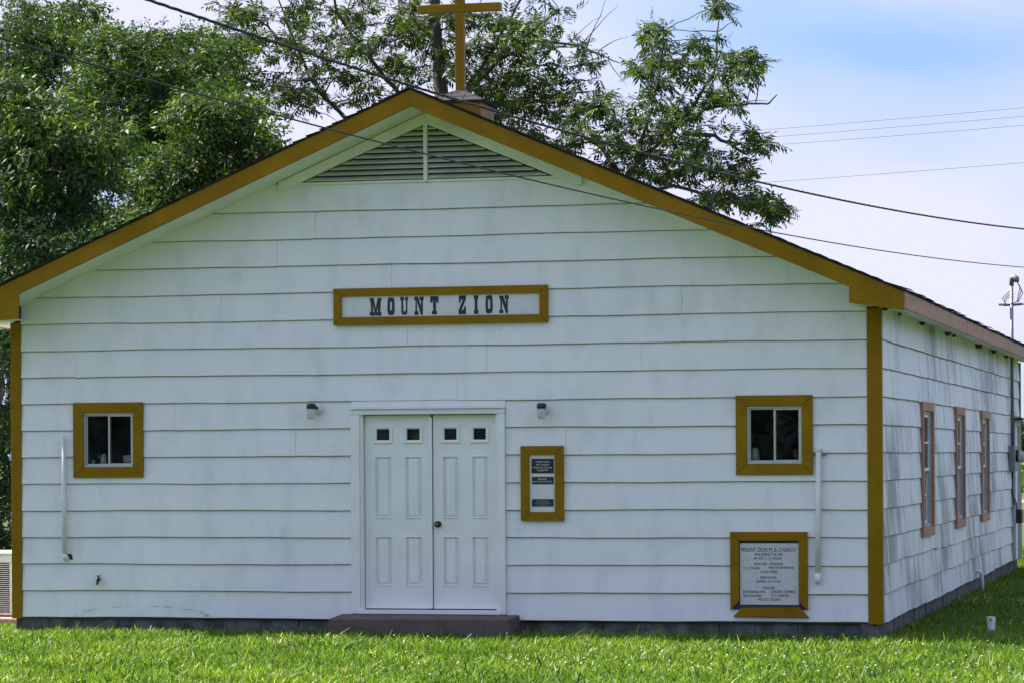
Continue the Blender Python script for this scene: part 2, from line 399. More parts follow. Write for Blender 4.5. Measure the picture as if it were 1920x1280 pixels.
CB = W2-.118                                  # inner edge of the corner boards
FJ = {14: [592], 13: [520, 1381], 12: [735], 11: [415, 1279], 10: [765], 9: [143, 914, 1204], 8: [858], 7: [328], 6: [484, 555, 1062]}
for k in range(16):
    z0 = H0 + E*k; z1 = z0 + E
    lb = min(CB, (ZS-z0)/SL+.05); lt = min(CB, (ZS-z1)/SL+.05)
    if lb == CB: lt = CB
    spans = [(-lb, lb, -lt, lt)]
    if k < 8: spans = [(-lb, DX0-.098, -lt, DX0-.098), (DX1+.075, lb, DX1+.075, lt)]
    xs = [float(onY(px, 1165-51.6*(k+.5))[0]) for px in FJ.get(k, [])]
    for a, b, c, d in spans:
        cut = sorted(q for q in xs if a+.05 < q < b-.05)
        e = [a] + cut + [b]; f = [c] + cut + [d]
        for i in range(len(e)-1):
            gp = .0013
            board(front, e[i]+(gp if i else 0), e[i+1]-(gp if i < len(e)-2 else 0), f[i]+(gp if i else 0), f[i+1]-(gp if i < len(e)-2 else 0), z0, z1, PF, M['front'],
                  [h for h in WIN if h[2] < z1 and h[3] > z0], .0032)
def sy(px, k): return float(onX(px, 1162-52.4*(k+.5) + (px-1650)*(.38-.06*k)*-1, W2)[1])
SJ = {10: [1739, 1813], 9: [1662, 1700, 1721, 1799, 1835], 8: [1719, 1801, 1846], 7: [1768, 1872], 6: [1815], 5: [1768], 4: [1818, 1868], 3: [1770], 2: [1752, 1812, 1846], 1: [1776, 1813, 1850], 0: [1716, 1777, 1812, 1824, 1862]}
for k in range(11):
    z0 = H0 + E*k; z1 = z0 + E if k < 10 else 3.40
    e = [.06] + [q for q in (sy(p, k) for p in SJ.get(k, [])) if .2 < q < LEN-.3] + [LEN-.08]
    for i in range(len(e)-1):
        jag = 0 if k > 2 else random.uniform(-.012, .012)
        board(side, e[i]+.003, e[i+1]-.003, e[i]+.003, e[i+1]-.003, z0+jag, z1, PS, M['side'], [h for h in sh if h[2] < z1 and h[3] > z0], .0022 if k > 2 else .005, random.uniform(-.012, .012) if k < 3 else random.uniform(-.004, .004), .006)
# foundation: blocks with recessed joints
def blocks(a, b, P, seed):
    rr = random.Random(seed); u = a
    while u < b-.05:
        q = min(b, u+rr.uniform(.36, .44)); d = rr.uniform(0, .012)
        mb = MB(); mb.hexa([P(u+.004, -.03-d, -.1), P(q-.004, -.03-d, -.1), P(q-.004, -.2, -.1), P(u+.004, -.2, -.1), P(u+.004, -.03-d, .195), P(q-.004, -.03-d, .195), P(q-.004, -.2, .195), P(u+.004, -.2, .195)])
        mb.build('foundation_block', M['found'], found); u = q
found = MB().box(-W2+.05, W2-.05, .045, LEN-.01, -.1, .18).build('foundation', M['found'], church)
blocks(-W2+.02, W2-.06, lambda u, d, z: (u, -d, z), 3); blocks(.0, LEN, lambda u, d, z: (W2+d, u, z), 4)
# corner boards
def corner(x0, x1, xs, y0):
    mb = MB().box(x0, x1, y0-.032, y0+.0, H0-.015, 3.375); mb.build('corner_board', M['ochre'], church, bevel=.003)
corner(-W2-.002, -CB-.0, 0, 0); corner(CB, W2+.03, 0, 0)
MB().box(W2+.004, W2+.03, .003, .075, H0-.012, 3.37).build('corner_board', M['ochre'], church)
MB().box(W2+.0, W2+.035, LEN-.08, LEN+.1, H0-.012, 3.37).build('corner_board', M['ochre'], church)

# ------------------------------------------------------------ roof
ZT = ZS + .175                                # top of the rake boards at the ridge
roof = MB()
for s in (-1, 1):
    # sheathing
    xe = s*XE
    zt = lambda x: ZT - SL*abs(x-RX)
    zr, ze = ZT, zt(xe)
    y0, y1 = -OV+.005, LEN+OV
    p = [(RX, y0, zr-.02), (xe, y0, ze-.02), (xe, y1, ze-.02), (RX, y1, zr-.02), (RX, y0, zr), (xe, y0, ze), (xe, y1, ze), (RX, y1, zr)]
    roof.hexa(p)
roof = roof.build('roof', M['fascia'], church)
for s in (-1, 1):
    nC = 36; run = XE - s*RX + .03
    mb = MB()                                  # shingle courses, each lapping the one below
    for c in range(nC):
        a, b = run*c/nC, run*(c+1)/nC
        za, zb = ZT - SL*a, ZT - SL*b
        y0, y1 = -OV-.022, LEN+OV+.02
        x = lambda q: RX + s*q
        mb.hexa([(x(a), y0, za+.004), (x(b), y0, zb+.004), (x(b), y1, zb+.004), (x(a), y1, za+.004), (x(a), y0, za+.007), (x(b), y0, zb+.019), (x(b), y1, zb+.019), (x(a), y1, za+.007)])
    mb.build('shingle_course', M['shingle'], roof)
    # loose-edged shingles along the rake and the eave
    for c in range(nC):
        a, b = run*c/nC, run*(c+1)/nC + random.uniform(-.01, .01); lift = random.uniform(0, .012); o_ = random.uniform(0, .018)
        za, zb = ZT - SL*a + .012, ZT - SL*b + .021 + lift*.5
        x = lambda q: RX + s*q
        mb = MB(); y0, y1 = -OV-.025-o_, -OV+.5
        mb.hexa([(x(a), y0, za), (x(b), y0, zb), (x(b), y1, zb), (x(a), y1, za), (x(a), y0, za+.006), (x(b), y0, zb+.008), (x(b), y1, zb+.008), (x(a), y1, za+.006)])
        mb.build('shingle', M['shingle'], roof)
    y = -OV
    while y < LEN+OV:
        q = y + random.uniform(.28, .34); lift = random.uniform(-.004, .022); ex = random.uniform(.02, .05)
        a, b = run-.16, run+ex-.02; x = lambda q_: RX + s*q_
        za, zb = ZT-SL*a+.022, ZT-SL*b+.024+lift
        mb = MB().hexa([(x(a), y+.004, za), (x(b), y+.004, zb), (x(b), q-.004, zb), (x(a), q-.004, za), (x(a), y+.004, za+.006), (x(b), y+.004, zb+.007), (x(b), q-.004, zb+.007), (x(a), q-.004, za+.006)])
        mb.build('shingle', M['shingle'], roof); y = q
    # rake board on the gable: front face
    xe = s*XE
    zb = lambda x: ZS - SL*abs(x-RX)
    px = [(RX+s*.001, ZT), (xe, ZT-SL*abs(xe-RX)), (xe, zb(xe)), (RX+s*.001, zb(RX))]
    MB().prism(px, -OV-.005, -OV+.03).build('rake_board', M['ochre'], roof, bevel=.003)
    xi = 4.475 if s > 0 else -4.345
    MB().prism([(xi, zb(xi)+.02), (xe, zb(xe)+.02), (xe, zb(xe)-.012), (xi, 3.405 if s > 0 else 3.387)], -OV-.0025, -OV+.029).build('eave_return', M['ochre'], roof)
    MB().prism([(RX+s*.002, zb(RX)+.008), (s*W2, zb(s*W2)+.008), (s*W2, zb(s*W2)+.018), (RX+s*.002, zb(RX)+.018)], -OV+.031, .0).build('gable_soffit', M['soffit'], roof)
    # eave box: level soffit and the fascia in lengths
    MB().hexa([(s*(W2+.001), -OV+.031, 3.398), (xe-s*.001, -OV+.031, 3.352), (xe-s*.001, LEN+.6, 3.352), (s*(W2+.001), LEN+.6, 3.398), (s*(W2+.001), -OV+.031, 3.408), (xe-s*.001, -OV+.031, 3.362), (xe-s*.001, LEN+.6, 3.362), (s*(W2+.001), LEN+.6, 3.408)]).build('eave_soffit', M['soffit'], roof)
    MB().box(min(s*4.50, s*W2), max(s*4.50, s*W2), -OV+.031, -.001, 3.392, 3.40).build('eave_soffit', M['soffit'], roof)
    ys = [-OV-.004, .28, 3.9, 7.4, 10.9, 14.4, 17.2, LEN+OV]
    for i in range(len(ys)-1):
        j = random.uniform(-.006, .006)
        MB().box(min(xe, xe+s*.022), max(xe, xe+s*.022), ys[i]+.002, ys[i+1]-.002, 3.338+j, ZT-SL*abs(xe-RX)+.002).build('fascia_board', M['fascia'], roof, bevel=.002)
    # vent frame along the gable
    xo = s*1.64
    q = [(RX+s*.001, zb(RX)), (xo, zb(xo)), (xo, zb(xo)-.075), (xo-s*.05, zb(xo)-.085), (RX+s*.001, zb(RX)-.115)]
    MB().prism(q, -.052, .0).build('vent_frame', M['soffit'], front)
    for i in range(10):                       # louvre slats
        z = 4.832 + i*.0567; x1 = (zb(RX)-.105 - z)/SL
        a, b = RX+s*.022, RX+s*x1
        if x1 < .05: continue
        b2 = RX+s*max(.03, x1-.10)
        mb = MB().hexa([(min(a,b), -.046, z-.024), (max(a,b), -.046, z-.024), (max(a,b2), -.006, z+.006), (min(a,b2), -.006, z+.006),
                        (min(a,b), -.046, z-.012), (max(a,b), -.046, z-.012), (max(a,b2), -.006, z+.018), (min(a,b2), -.006, z+.018)])
        mb.build('vent_slat', M['ventpaint'], front)
MB().box(RX-.02, RX+.02, -.057, .0, 4.775, ZS-.10).build('vent_mullion', M['soffit'], front)
MB().box(-1.56, 1.5, -.03, -.001, 4.775, 4.80).build('vent_sill', M['soffit'], front)
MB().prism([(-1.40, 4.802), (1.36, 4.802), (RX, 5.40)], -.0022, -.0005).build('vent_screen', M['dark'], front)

# ------------------------------------------------------------ steeple base and cross
YC = 1.45
st = MB()
a = .30
st.box(RX-a, RX+a, YC-a, YC+a, 5.3, 5.745)
steeple = st.build('steeple_base', M['ochre'], church)
a = .34; zp = 5.745; za = 5.905
core = MB().add([(RX-a, YC-a, zp-.012), (RX+a, YC-a, zp-.012), (RX+a, YC+a, zp-.012), (RX-a, YC+a, zp-.012), (RX-a, YC-a, zp), (RX+a, YC-a, zp), (RX+a, YC+a, zp), (RX-a, YC+a, zp), (RX, YC, za)],
         [(0, 3, 2, 1), (0, 1, 5, 4), (1, 2, 6, 5), (2, 3, 7, 6), (3, 0, 4, 7), (4, 5, 8), (5, 6, 8), (6, 7, 8), (7, 4, 8)])
core.build('cap_roof', M['shingle'], steeple)
for fside in range(4):
    q = fside*pi/2
    def T(u, t, o): # u along the eave, t 0 eave..1 apex, o lift
        hw = a*(1-t); lx, ly = u, -hw; X = lx*cos(q)-ly*sin(q); Y = lx*sin(q)+ly*cos(q)
        return (RX+X, YC+Y, zp + (za-zp)*t + o)
    rows = 3
    for rI in range(rows):
        t0, t1 = rI/rows - .01, (rI+1)/rows+.04; t1 = min(t1, 1)
        hw0, hw1 = a*(1-t0)+.012, a*(1-t1)+.012
        nn = 3 if rI < 2 else 2
        offx = .07 if rI % 2 else -.05
        cuts = [-1] + [(-1+2*(i+1)/nn)+offx for i in range(nn-1)] + [1]
        for i in range(nn):
            c0, c1 = cuts[i], cuts[i+1]; lo = .003 + .005*random.random()
            x0b, x1b = c0*hw0+.004, c1*hw0-.004; x0t, x1t = max(-hw1, min(hw1, x0b)), max(-hw1, min(hw1, x1b))
            if x1t - x0t < .004 and rI == rows-1 and nn > 1: x1t = x0t+.004
            p = [T(x0b, t0, lo), T(x1b, t0, lo), T(x1t, t1, .001), T(x0t, t1, .001)]
            MB().hexa(p + [(v[0], v[1], v[2]+.007) for v in p]).build('shingle', M['shingle'], steeple)
cross = empty('cross', (RX, YC, 5.88), 'tall ochre wooden cross standing on the small shingled steeple', 'cross')
MB().box(RX-.047, RX+.047, YC-.047, YC+.047, 5.86, 7.3).build('upright', M['ochre'], cross, bevel=.004)
MB().box(-.5, .433, YC-.052, YC+.042, 6.752, 6.84).build('crossbar', M['ochre'], cross, bevel=.004)

# ------------------------------------------------------------ frames, windows, doors
def mitre(x0, x1, z0, z1, wd, P, d0, d1, mat, parent, name='frame_board', skip=(), gap=.0012, wz=None):
    wz = wz or wd
    xi0, xi1, zi0, zi1 = x0+wd, x1-wd, z0+wz, z1-wz
    polys = {'t': [(x0, z1), (xi0, zi1), (xi1, zi1), (x1, z1)], 'b': [(x0, z0), (x1, z0), (xi1, zi0), (xi0, zi0)],
             'l': [(x0, z0), (xi0, zi0), (xi0, zi1), (x0, z1)], 'r': [(x1, z0), (x1, z1), (xi1, zi1), (xi1, zi0)]}
    for k, q in polys.items():
        if k in skip: continue
        c = np.mean(q, 0); q = [tuple(np.array(v) + (c-np.array(v))*gap/max(.05, np.linalg.norm(c-np.array(v)))*1.5) for v in q]
        mb = MB(); n = 4
        mb.add([P(v[0], d0, v[1]) for v in q] + [P(v[0], d1, v[1]) for v in q], [(3, 2, 1, 0), (4, 5, 6, 7)] + [(i, (i+1) % 4, (i+1) % 4+4, i+4) for i in range(4)])
        mb.build(name, mat, parent, bevel=.0025)
def slider(rect, P, label_parent):
    x0, x1, z0, z1 = rect
    wn = MB()
    for a, b, c, d in ((x0, x1, z0, z0+.02), (x0, x1, z1-.018, z1), (x0, x0+.018, z0+.02, z1-.018), (x1-.018, x1, z0+.02, z1-.018)):
        p = [P(a, -.045, c), P(b, -.045, c), P(b, .022, c), P(a, .022, c), P(a, -.045, d), P(b, -.045, d), P(b, .022, d), P(a, .022, d)]
        wn.hexa(p)
    win = wn.build('window', M['alu'], label_parent)
    xm = x0 + (x1-x0)*.505
    for (a, b, dep, wd) in ((x0+.019, xm+.012, -.030, .014), (xm-.012, x1-.019, -.008, .018)):
        mb = MB()
        for u0, u1, c, d in ((a, b, z0+.021, z0+.021+wd), (a, b, z1-.019-wd, z1-.019), (a, a+wd, z0+.021+wd, z1-.019-wd), (b-wd, b, z0+.021+wd, z1-.019-wd)):
            mb.hexa([P(u0, dep, c), P(u1, dep, c), P(u1, dep+.016, c), P(u0, dep+.016, c), P(u0, dep, d), P(u1, dep, d), P(u1, dep+.016, d), P(u0, dep+.016, d)])
        mb.build('sash', M['alu'], win)
        MB().add([P(a+wd, dep+.006, z0+.021+wd), P(b-wd, dep+.006, z0+.021+wd), P(b-wd, dep+.006, z1-.019-wd), P(a+wd, dep+.006, z1-.019-wd)], [(0, 1, 2, 3)]).build('pane', M['glass'], win)
    return win
for i, rct in enumerate(WIN):
    wn = slider(rct, PF, church)
    mitre(rct[0]-.112, rct[1]+.112, rct[2]-.112, rct[3]+.112, .114, PF, .012, .048, M['ochre'], wn)
    MB().box(rct[0]-.02, rct[1]+.02, .06, .24, rct[2]-.03, rct[2]+.0225).build('inner_sill', M['trim'], wn)
# side windows: double hung sashes
for (a, b) in SWY:
    z0, z1 = SWZ; h = (a+.105, b-.105, z0+.105, z1-.105)
    mb = MB()
    for u0, u1, c, d in ((h[0], h[1], h[2], h[2]+.04), (h[0], h[1], h[3]-.03, h[3]), (h[0], h[0]+.03, h[2]+.04, h[3]-.03), (h[1]-.03, h[1], h[2]+.04, h[3]-.03)):
        mb.hexa([PS(u0, -.07, c), PS(u0, .016, c), PS(u1, .016, c), PS(u1, -.07, c), PS(u0, -.07, d), PS(u0, .016, d), PS(u1, .016, d), PS(u1, -.07, d)])
    wn = mb.build('window', M['grey'], church)
    mitre(a, b, z0, z1, .105, PS, .0, .05, M['fascia'], wn)
    zm = (h[2]+h[3])/2
    for lo, hi, dep in ((zm-.02, h[3]-.031, -.022), (h[2]+.041, zm+.02, -.05)):
        q0, q1 = h[0]+.031, h[1]-.031; mb = MB(); wd = .035
        um = (q0+q1)/2; zh = (lo+hi)/2
        for u0, u1, c, d, e in ((q0, q1, lo, lo+wd, 0), (q0, q1, hi-wd, hi, 0), (q0, q0+wd, lo+wd, hi-wd, 0), (q1-wd, q1, lo+wd, hi-wd, 0), (q0+wd, q1-wd, zh-.009, zh+.009, .004), (um-.009, um+.009, lo+wd, hi-wd, .006)):
            mb.hexa([PS(u0, dep+e, c), PS(u0, dep+.02-e, c), PS(u1, dep+.02-e, c), PS(u1, dep+e, c), PS(u0, dep+e, d), PS(u0, dep+.02-e, d), PS(u1, dep+.02-e, d), PS(u1, dep+e, d)])
        mb.build('sash', M['trim'], wn)
        for ua, ub in ((q0+wd, um-.009), (um+.009, q1-wd)):
            for zc, zd in ((lo+wd, zh-.009), (zh+.009, hi-wd)):
                tl = random.uniform(-.002, .002)
                MB().add([PS(ua, dep+.01+tl, zc), PS(ub, dep+.01, zc), PS(ub, dep+.01-tl, zd), PS(ua, dep+.01, zd)], [(0, 1, 2, 3)]).build('pane', M['glass'], wn)
# front door
DZ0 = .315
MB().box(DX0-.095, DX0+.0, -.055, .0, .262, DZ1+.0).build('door_casing', M['trim'], front, bevel=.004)
MB().box(DX1-.0, DX1+.072, -.055, .0, .262, DZ1+.0).build('door_casing', M['trim'], front, bevel=.004)
MB().box(DX0-.095, DX1+.072, -.056, .0, DZ1+.0015, DZ1+.055).build('door_casing', M['trim'], front, bevel=.004)
MB().box(DX0-.099, DX1+.076, -.078, .0, DZ1+.057, DZ1+.078).build('drip_cap', M['trim'], front, bevel=.003)
MB().box(DX0-.096, DX1+.073, -.020, .0, DZ1+.080, H0+8*E+.01).build('header_board', M['front'], front)
MB().box(DX0+.0005, DX0+.03, -.03, .12, .30, DZ1).build('door_jamb', M['trim'], front)
MB().box(DX1-.03, DX1-.0005, -.03, .12, .30, DZ1).build('door_jamb', M['trim'], front)
MB().box(DX0-.02, DX1+.02, -.07, .12, .262, .302).build('threshold', M['trim'], front)
def leaf(x0, x1):
    yf = .035; z0, z1 = DZ0, DZ1-.006
    xs = [x0, x1]; mbd = MB()
    wl = x1-x0; pw = wl*.255; c1, c2 = x0+wl*.275, x0+wl*.735
    rects = []
    for c in (c1, c2):
        rects += [(c-pw/2, c+pw/2, .545, 1.075), (c-pw/2, c+pw/2, 1.255, 1.915), (c-pw*.42, c+pw*.42, 2.075, 2.205)]
    us = sorted(set([x0, x1] + [q for r_ in rects for q in r_[:2]])); zs = sorted(set([z0, z1] + [q for r_ in rects for q in r_[2:]]))
    for i in range(len(us)-1):
        for j in range(len(zs)-1):
            um, zm = (us[i]+us[i+1])/2, (zs[j]+zs[j+1])/2
            if any(r_[0] < um < r_[1] and r_[2] < zm < r_[3] for r_ in rects): continue
            mbd.add([(us[i], yf, zs[j]), (us[i+1], yf, zs[j]), (us[i+1], yf, zs[j+1]), (us[i], yf, zs[j+1])], [(0, 1, 2, 3)])
    mbd.box(x0, x1, yf+.028, yf+.04, z0, .545).box(x0, x1, yf+.028, yf+.04, .545, 2.06).box(x0, x1, yf+.028, yf+.04, 2.22, z1)
    for q in (x0, x1): mbd.add([(q, yf, z0), (q, yf+.04, z0), (q, yf+.04, z1), (q, yf, z1)], [(0, 1, 2, 3)])
    mbd.add([(x0, yf, z0), (x1, yf, z0), (x1, yf+.04, z0), (x0, yf+.04, z0)], [(0, 1, 2, 3)])
    dr = mbd.build('door', M['trim'], church)
    for k, (a, b, c, d) in enumerate(rects):
        def ring(s0, y0, s1, y1): # sloped ring between two inset rectangles
            A = [(a+s0, y0, c+s0), (b-s0, y0, c+s0), (b-s0, y0, d-s0), (a+s0, y0, d-s0)]; B = [(a+s1, y1, c+s1), (b-s1, y1, c+s1), (b-s1, y1, d-s1), (a+s1, y1, d-s1)]
            return A + B, [(i, (i+1) % 4, 4+(i+1) % 4, 4+i) for i in range(4)]
        mb = MB()
        if k % 3 < 2:
            for q in ((0, yf, .008, yf-.008), (.008, yf-.008, .014, yf+.020), (.014, yf+.020, .024, yf+.020), (.024, yf+.020, .044, yf+.001)): mb.add(*ring(*q))
            s = .044; mb.add([(a+s, yf+.001, c+s), (b-s, yf+.001, c+s), (b-s, yf+.001, d-s), (a+s, yf+.001, d-s)], [(0, 1, 2, 3)])
            mb.build('door_panel', M['trim'], dr)
        else:
            for q in ((-.03, yf-.002, -.024, yf-.014), (-.024, yf-.014, -.010, yf-.016), (-.010, yf-.016, .006, yf-.004), (.006, yf-.004, .008, yf+.02)): mb.add(*ring(*q))
            mb.build('light_frame', M['trim'], dr)
            tl = random.uniform(-.004, .004)
            MB().add([(a-.0, yf+.016, c), (b, yf+.016, c), (b, yf+.016+tl, d), (a, yf+.016+tl, d)], [(0, 1, 2, 3)]).build('pane', M['glass'], dr)
    return dr
dl = leaf(DX0+.037, -.012); dr = leaf(.013, DX1-.037)
MB().box(DX0+.031, DX1-.031, .078, .1, .303, DZ1-.001).build('door_stop', M['dark'], front)
MB().box(-.030, .006, .008, .033, DZ0+.004, DZ1-.03).build('astragal', M['trim'], dl, bevel=.004)
kn = MB().lathe([(.034, .0), (.034, .006), (.014, .010), (.014, .03), (.028, .036), (.033, .048), (.028, .06), (.012, .066)], (.066, .034, 1.199), 'y').build('door_knob', M['knob'], dr, smooth=True)
MB().lathe([(.011, .064), (.009, .070)], (.066, .034, 1.199), 'y').build('keyhole', M['brass'], dr)

# step
sp = MB().hexa([(-.985, -.5, -.05), (.955, -.5, -.05), (.955, -.002, -.05), (-.985, -.002, -.05), (-.98, -.495, .232), (.948, -.497, .236), (.948, -.002, .258), (-.985, -.002, .258)])
tag(sp.build('concrete_step', M['step'], bevel=.012), 'low brown concrete step below the double door', 'step')

# ------------------------------------------------------------ signs
def rectpx(x0, y0, x1, y1): a, b = onY(x0, y1), onY(x1, y0); return a[0], b[0], a[2], b[2]
def text(body, box, y, mat, parent, name='lettering'):
    c = bpy.data.curves.new('t', 'FONT'); c.body = body; c.offset = 0.; c.resolution_u = 3
    o = bpy.data.objects.new('t', c); col.objects.link(o)
    dg = bpy.context.evaluated_depsgraph_get(); me = bpy.data.meshes.new_from_object(o.evaluated_get(dg))
    v = np.array([q.co[:] for q in me.vertices]); fs = [tuple(p.vertices) for p in me.polygons]
    bpy.data.objects.remove(o); bpy.data.curves.remove(c); bpy.data.meshes.remove(me)
    x0, x1, z0, z1 = box
    u = (v[:, 0]-v[:, 0].min())/(np.ptp(v[:, 0])); k = (v[:, 1]-v[:, 1].min())/np.ptp(v[:, 1])
    mb = MB()
    for j, dx in enumerate((-.0005, 0, .0005)): mb.add([(x0+(x1-x0)*a+dx, y-.0002*j, z0+(z1-z0)*b) for a, b in zip(u, k)], fs)
    return mb.build(name, mat, parent)
sg = empty('name_sign', (.12, 0, 3.29), 'long ochre framed sign reading MOUNT ZION above the double door', 'sign')
mitre(-1.04, 1.274, 3.288, 3.673, .088, PF, .014, .062, M['ochre'], sg, wz=.083)
MB().box(-.96, 1.19, -.034, -.022, 3.36, 3.60).build('panel', M['panel'], sg)
GL = {   # slab letters drawn as polygons in a unit cell
 'M': [[(0,0),(.42,0),(.42,.2),(.30,.2),(.30,1),(0,1),(0,.8),(.11,.8),(.11,.2),(0,.2)], [(.58,0),(1,0),(1,.2),(.92,.2),(.92,.8),(1,.8),(1,1),(.68,1),(.68,.2),(.58,.2)], [(.2,1),(.34,1),(.58,.12),(.44,.02)], [(.68,1),(.8,1),(.58,.02),(.44,.10)]],
 'N': [[(0,0),(.42,0),(.42,.2),(.28,.2),(.28,1),(0,1),(0,.8),(.13,.8),(.13,.2),(0,.2)], [(.58,1),(1,1),(1,.8),(.9,.8),(.9,.0),(.7,.0),(.72,.8),(.58,.8)], [(.13,1),(.42,1),(.9,.14),(.9,0),(.68,0)]],
 'T': [[(.33,.18),(.33,.8),(.24,.66),(.0,.62),(0,1),(1,1),(1,.62),(.76,.66),(.67,.8),(.67,.18),(.82,.18),(.82,0),(.18,0),(.18,.18)]],
 'Z': [[(.05,1),(1,1),(1,.8),(.42,.22),(.72,.24),(.78,.42),(1,.42),(1,0),(0,0),(0,.2),(.58,.78),(.34,.78),(.26,.6),(.05,.6)]],
 'I': [[(0,0),(1,0),(1,.2),(.82,.2),(.82,.8),(1,.8),(1,1),(0,1),(0,.8),(.18,.8),(.18,.2),(0,.2)]],
 'U': [[(0,1),(.48,1),(.48,.8),(.38,.8),(.38,.25),(.45,.17),(.0+.12,.17),(.12,.8),(0,.8)], [(.62,1),(1,1),(1,.8),(.9,.8),(.9,.17),(.62,.17),(.7,.25),(.7,.8),(.62,.8)], [(.12,.18),(.9,.18),(.82,.05),(.68,0),(.32,0),(.2,.05)]],
 'O': [[(.0,.2),(.36,.24),(.36,.76),(.0,.8)], [(1,.2),(1,.8),(.64,.76),(.64,.24)], [(0,.79),(.36,.75),(.64,.75),(1,.79),(.9,.95),(.72,1),(.28,1),(.1,.95)], [(0,.21),(.1,.05),(.28,0),(.72,0),(.9,.05),(1,.21),(.64,.25),(.36,.25)]]}
for ch, x0, x1, y0, y1 in (('M',343,443,180,333),('O',495,555,175,326),('U',605,672,170,325),('N',725,805,168,325),('T',862,932,165,322),('Z',1103,1166,158,320),('I',1235,1272,158,316),('O',1335,1395,156,312),('N',1452,1533,158,312)):
    b = rectpx(620+x0/4.571, 520+y0/4.571, 620+x1/4.571, 520+y1/4.571); mb = MB()
    for i, pl in enumerate(GL[ch]):
        mb.prism([(b[0]+(b[1]-b[0])*min(1, max(0, p[0]+random.uniform(-.02, .02))), b[2]+(b[3]-b[2])*(p[1]+random.uniform(-.012, .012))) for p in pl], -.0365-.0003*i, -.0335)
    mb.build('letter', M['ink'], sg)
sg = empty('plaque_board', (1.2, 0, 1.23), 'small upright ochre framed board with three black name plates beside the door', 'sign')
mitre(.975, 1.43, 1.236, 2.012, .092, PF, .014, .058, M['ochre'], sg)
MB().box(1.06, 1.345, -.034, -.024, 1.32, 1.93).build('panel', M['panel'], sg)
def p1(x0, y0, x1, y1): return rectpx(970+x0/7.53, 820+y0/7.53, 970+x1/7.53, 820+y1/7.53)
for (bx, lines, mm) in (((213,292,523,500), [('MOUNT ZION',275,327,460,350),('M.B. CHURCH',278,368,458,391),('Morgan City, Mississippi',235,406,497,434),('Founded 1909',295,443,440,467)], 'platetext'),
                    ((218,548,522,653), [('PASTOR',303,570,430,595),('Reverend James Ratliff Jr.',225,604,510,630)], 'platetext'), ((218,862,522,967), [], '')):
    a = p1(*bx); pl = MB().box(a[0], a[1], -.038, -.033, a[2], a[3]).build('name_plate', M['plate'], sg)
    for l in lines: text(l[0], p1(*l[1:]), -.0386, M[mm], pl)
    if not lines:
        mb = MB()                             # worn lines too small to read: short strokes
        for yy, xa, xb in ((885,285,455),(905,280,460),(926,250,490),(947,290,445)):
            x = xa
            while x < xb:
                q = min(xb, x+random.uniform(8, 22)); r4 = p1(x, yy-5, q, yy+5); mb.add([(r4[0], -.0386, r4[2]), (r4[1], -.0386, r4[2]), (r4[1], -.0386, r4[3]), (r4[0], -.0386, r4[3])], [(0, 1, 2, 3)]); x = q+random.uniform(4, 9)
        mb.build('worn_lettering', M['dimtext'], pl)
sg = empty('memorial_plaque', (3.56, 0, .25), 'engraved white plaque whose ochre frame has lost its bottom rail near the ground', 'sign')
def p2(x0, y0, x1, y1): return rectpx(1360+x0/7.11, 990+y0/7.11, 1360+x1/7.11, 990+y1/7.11)
a = p2(80, 42, 1095, 1090)
mitre(a[0]-.0, a[1]+.005, a[2]+.004, a[3], .090, PF, .012, .060, M['ochre'], sg, skip=('b',))
b = p2(118, 1045, 1125, 1172)
mb = MB().prism([(b[0], b[2]+.004), (b[1], b[2]-.002), (b[1]-.098, b[2]+.098), (b[0]+.088, b[2]+.092)], -.062, -.022); mb.build('frame_board', M['ochre'], sg, bevel=.0025)['label'] = 'slipped bottom rail of the ochre frame'
b = p2(206, 190, 990, 1010)
MB().box(b[0]-.0, b[1]-.002, -.036, -.029, b[2]+.0, b[3]-.004).build('stone_panel', M['stone'], sg)
MB().box(a[0]+.03, a[1]-.02, -.0285, -.0275, b[2]-.05, b[3]+.05).build('backing', M['dark'], sg)
for tx, x0, y0, x1, y1 in (('MOUNT ZION M. B. CHURCH',220,252,943,308),('WAS REBUILT IN 1983',393,325,770,358),('BY REV. C. D. VASSER',397,377,765,410),('DEACONS – DECEASED',392,452,775,485),('O. D. YOUNG',245,505,467,540),('WALTER HAMMOND',587,502,925,535),('CLYDE LEWIS',473,557,693,590),('NEW PASTOR',475,633,690,667),('JAMES RATLIFF',423,687,748,726),('DEACONS',508,770,667,803),('ED WASHINGTON',247,824,535,857),('CLAUZEL GAMBLE',620,820,932,853),('NED LEONARD',247,875,490,908),('K. C. KIRKSEY',625,873,862,906),('WILLIE D. YOUNG',440,926,742,960)):
    text(tx, p2(x0, y0, x1, y1), -.0368, M['ink'], sg)

# ------------------------------------------------------------ small fixtures
def lamp(x, z, label, dx=0.):
    o = empty('wall_lamp', (x, 0, z-.07), label, 'lamp'); y = -.15
    MB().lathe([(.066, .0), (.066, .012), (.058, .03), (.034, .05)], (x, -.014, z+.012), 'y').build('base_plate', M['pvc'], o, smooth=True)
    MB().tube([(x, -.055, z+.02), (x+dx*.5, -.11, z+.038), (x+dx, y, z+.036)], .018).build('arm', M['black'], o)
    MB().lathe([(.042, .0), (.051, .006), (.051, .04), (.044, .052), (.02, .058)], (x+dx, y, z+.012)).build('cap', M['black'], o, smooth=True)
    MB().lathe([(.034, -.108), (.043, -.10), (.047, -.06), (.046, .0)], (x+dx, y, z+.011)).build('glass_jar', M['jar'], o, smooth=True)
lamp(-1.225, 2.405, 'jelly jar wall lamp with black cap beside the header over the left door leaf', -.035)
lamp(1.225, 2.385, 'jelly jar wall lamp with black cap above the small plaque board')
o = empty('vent_pipe', (-4.07, 0, .8), 'white pipe with open elbow below the window by the water tap', 'pipe')
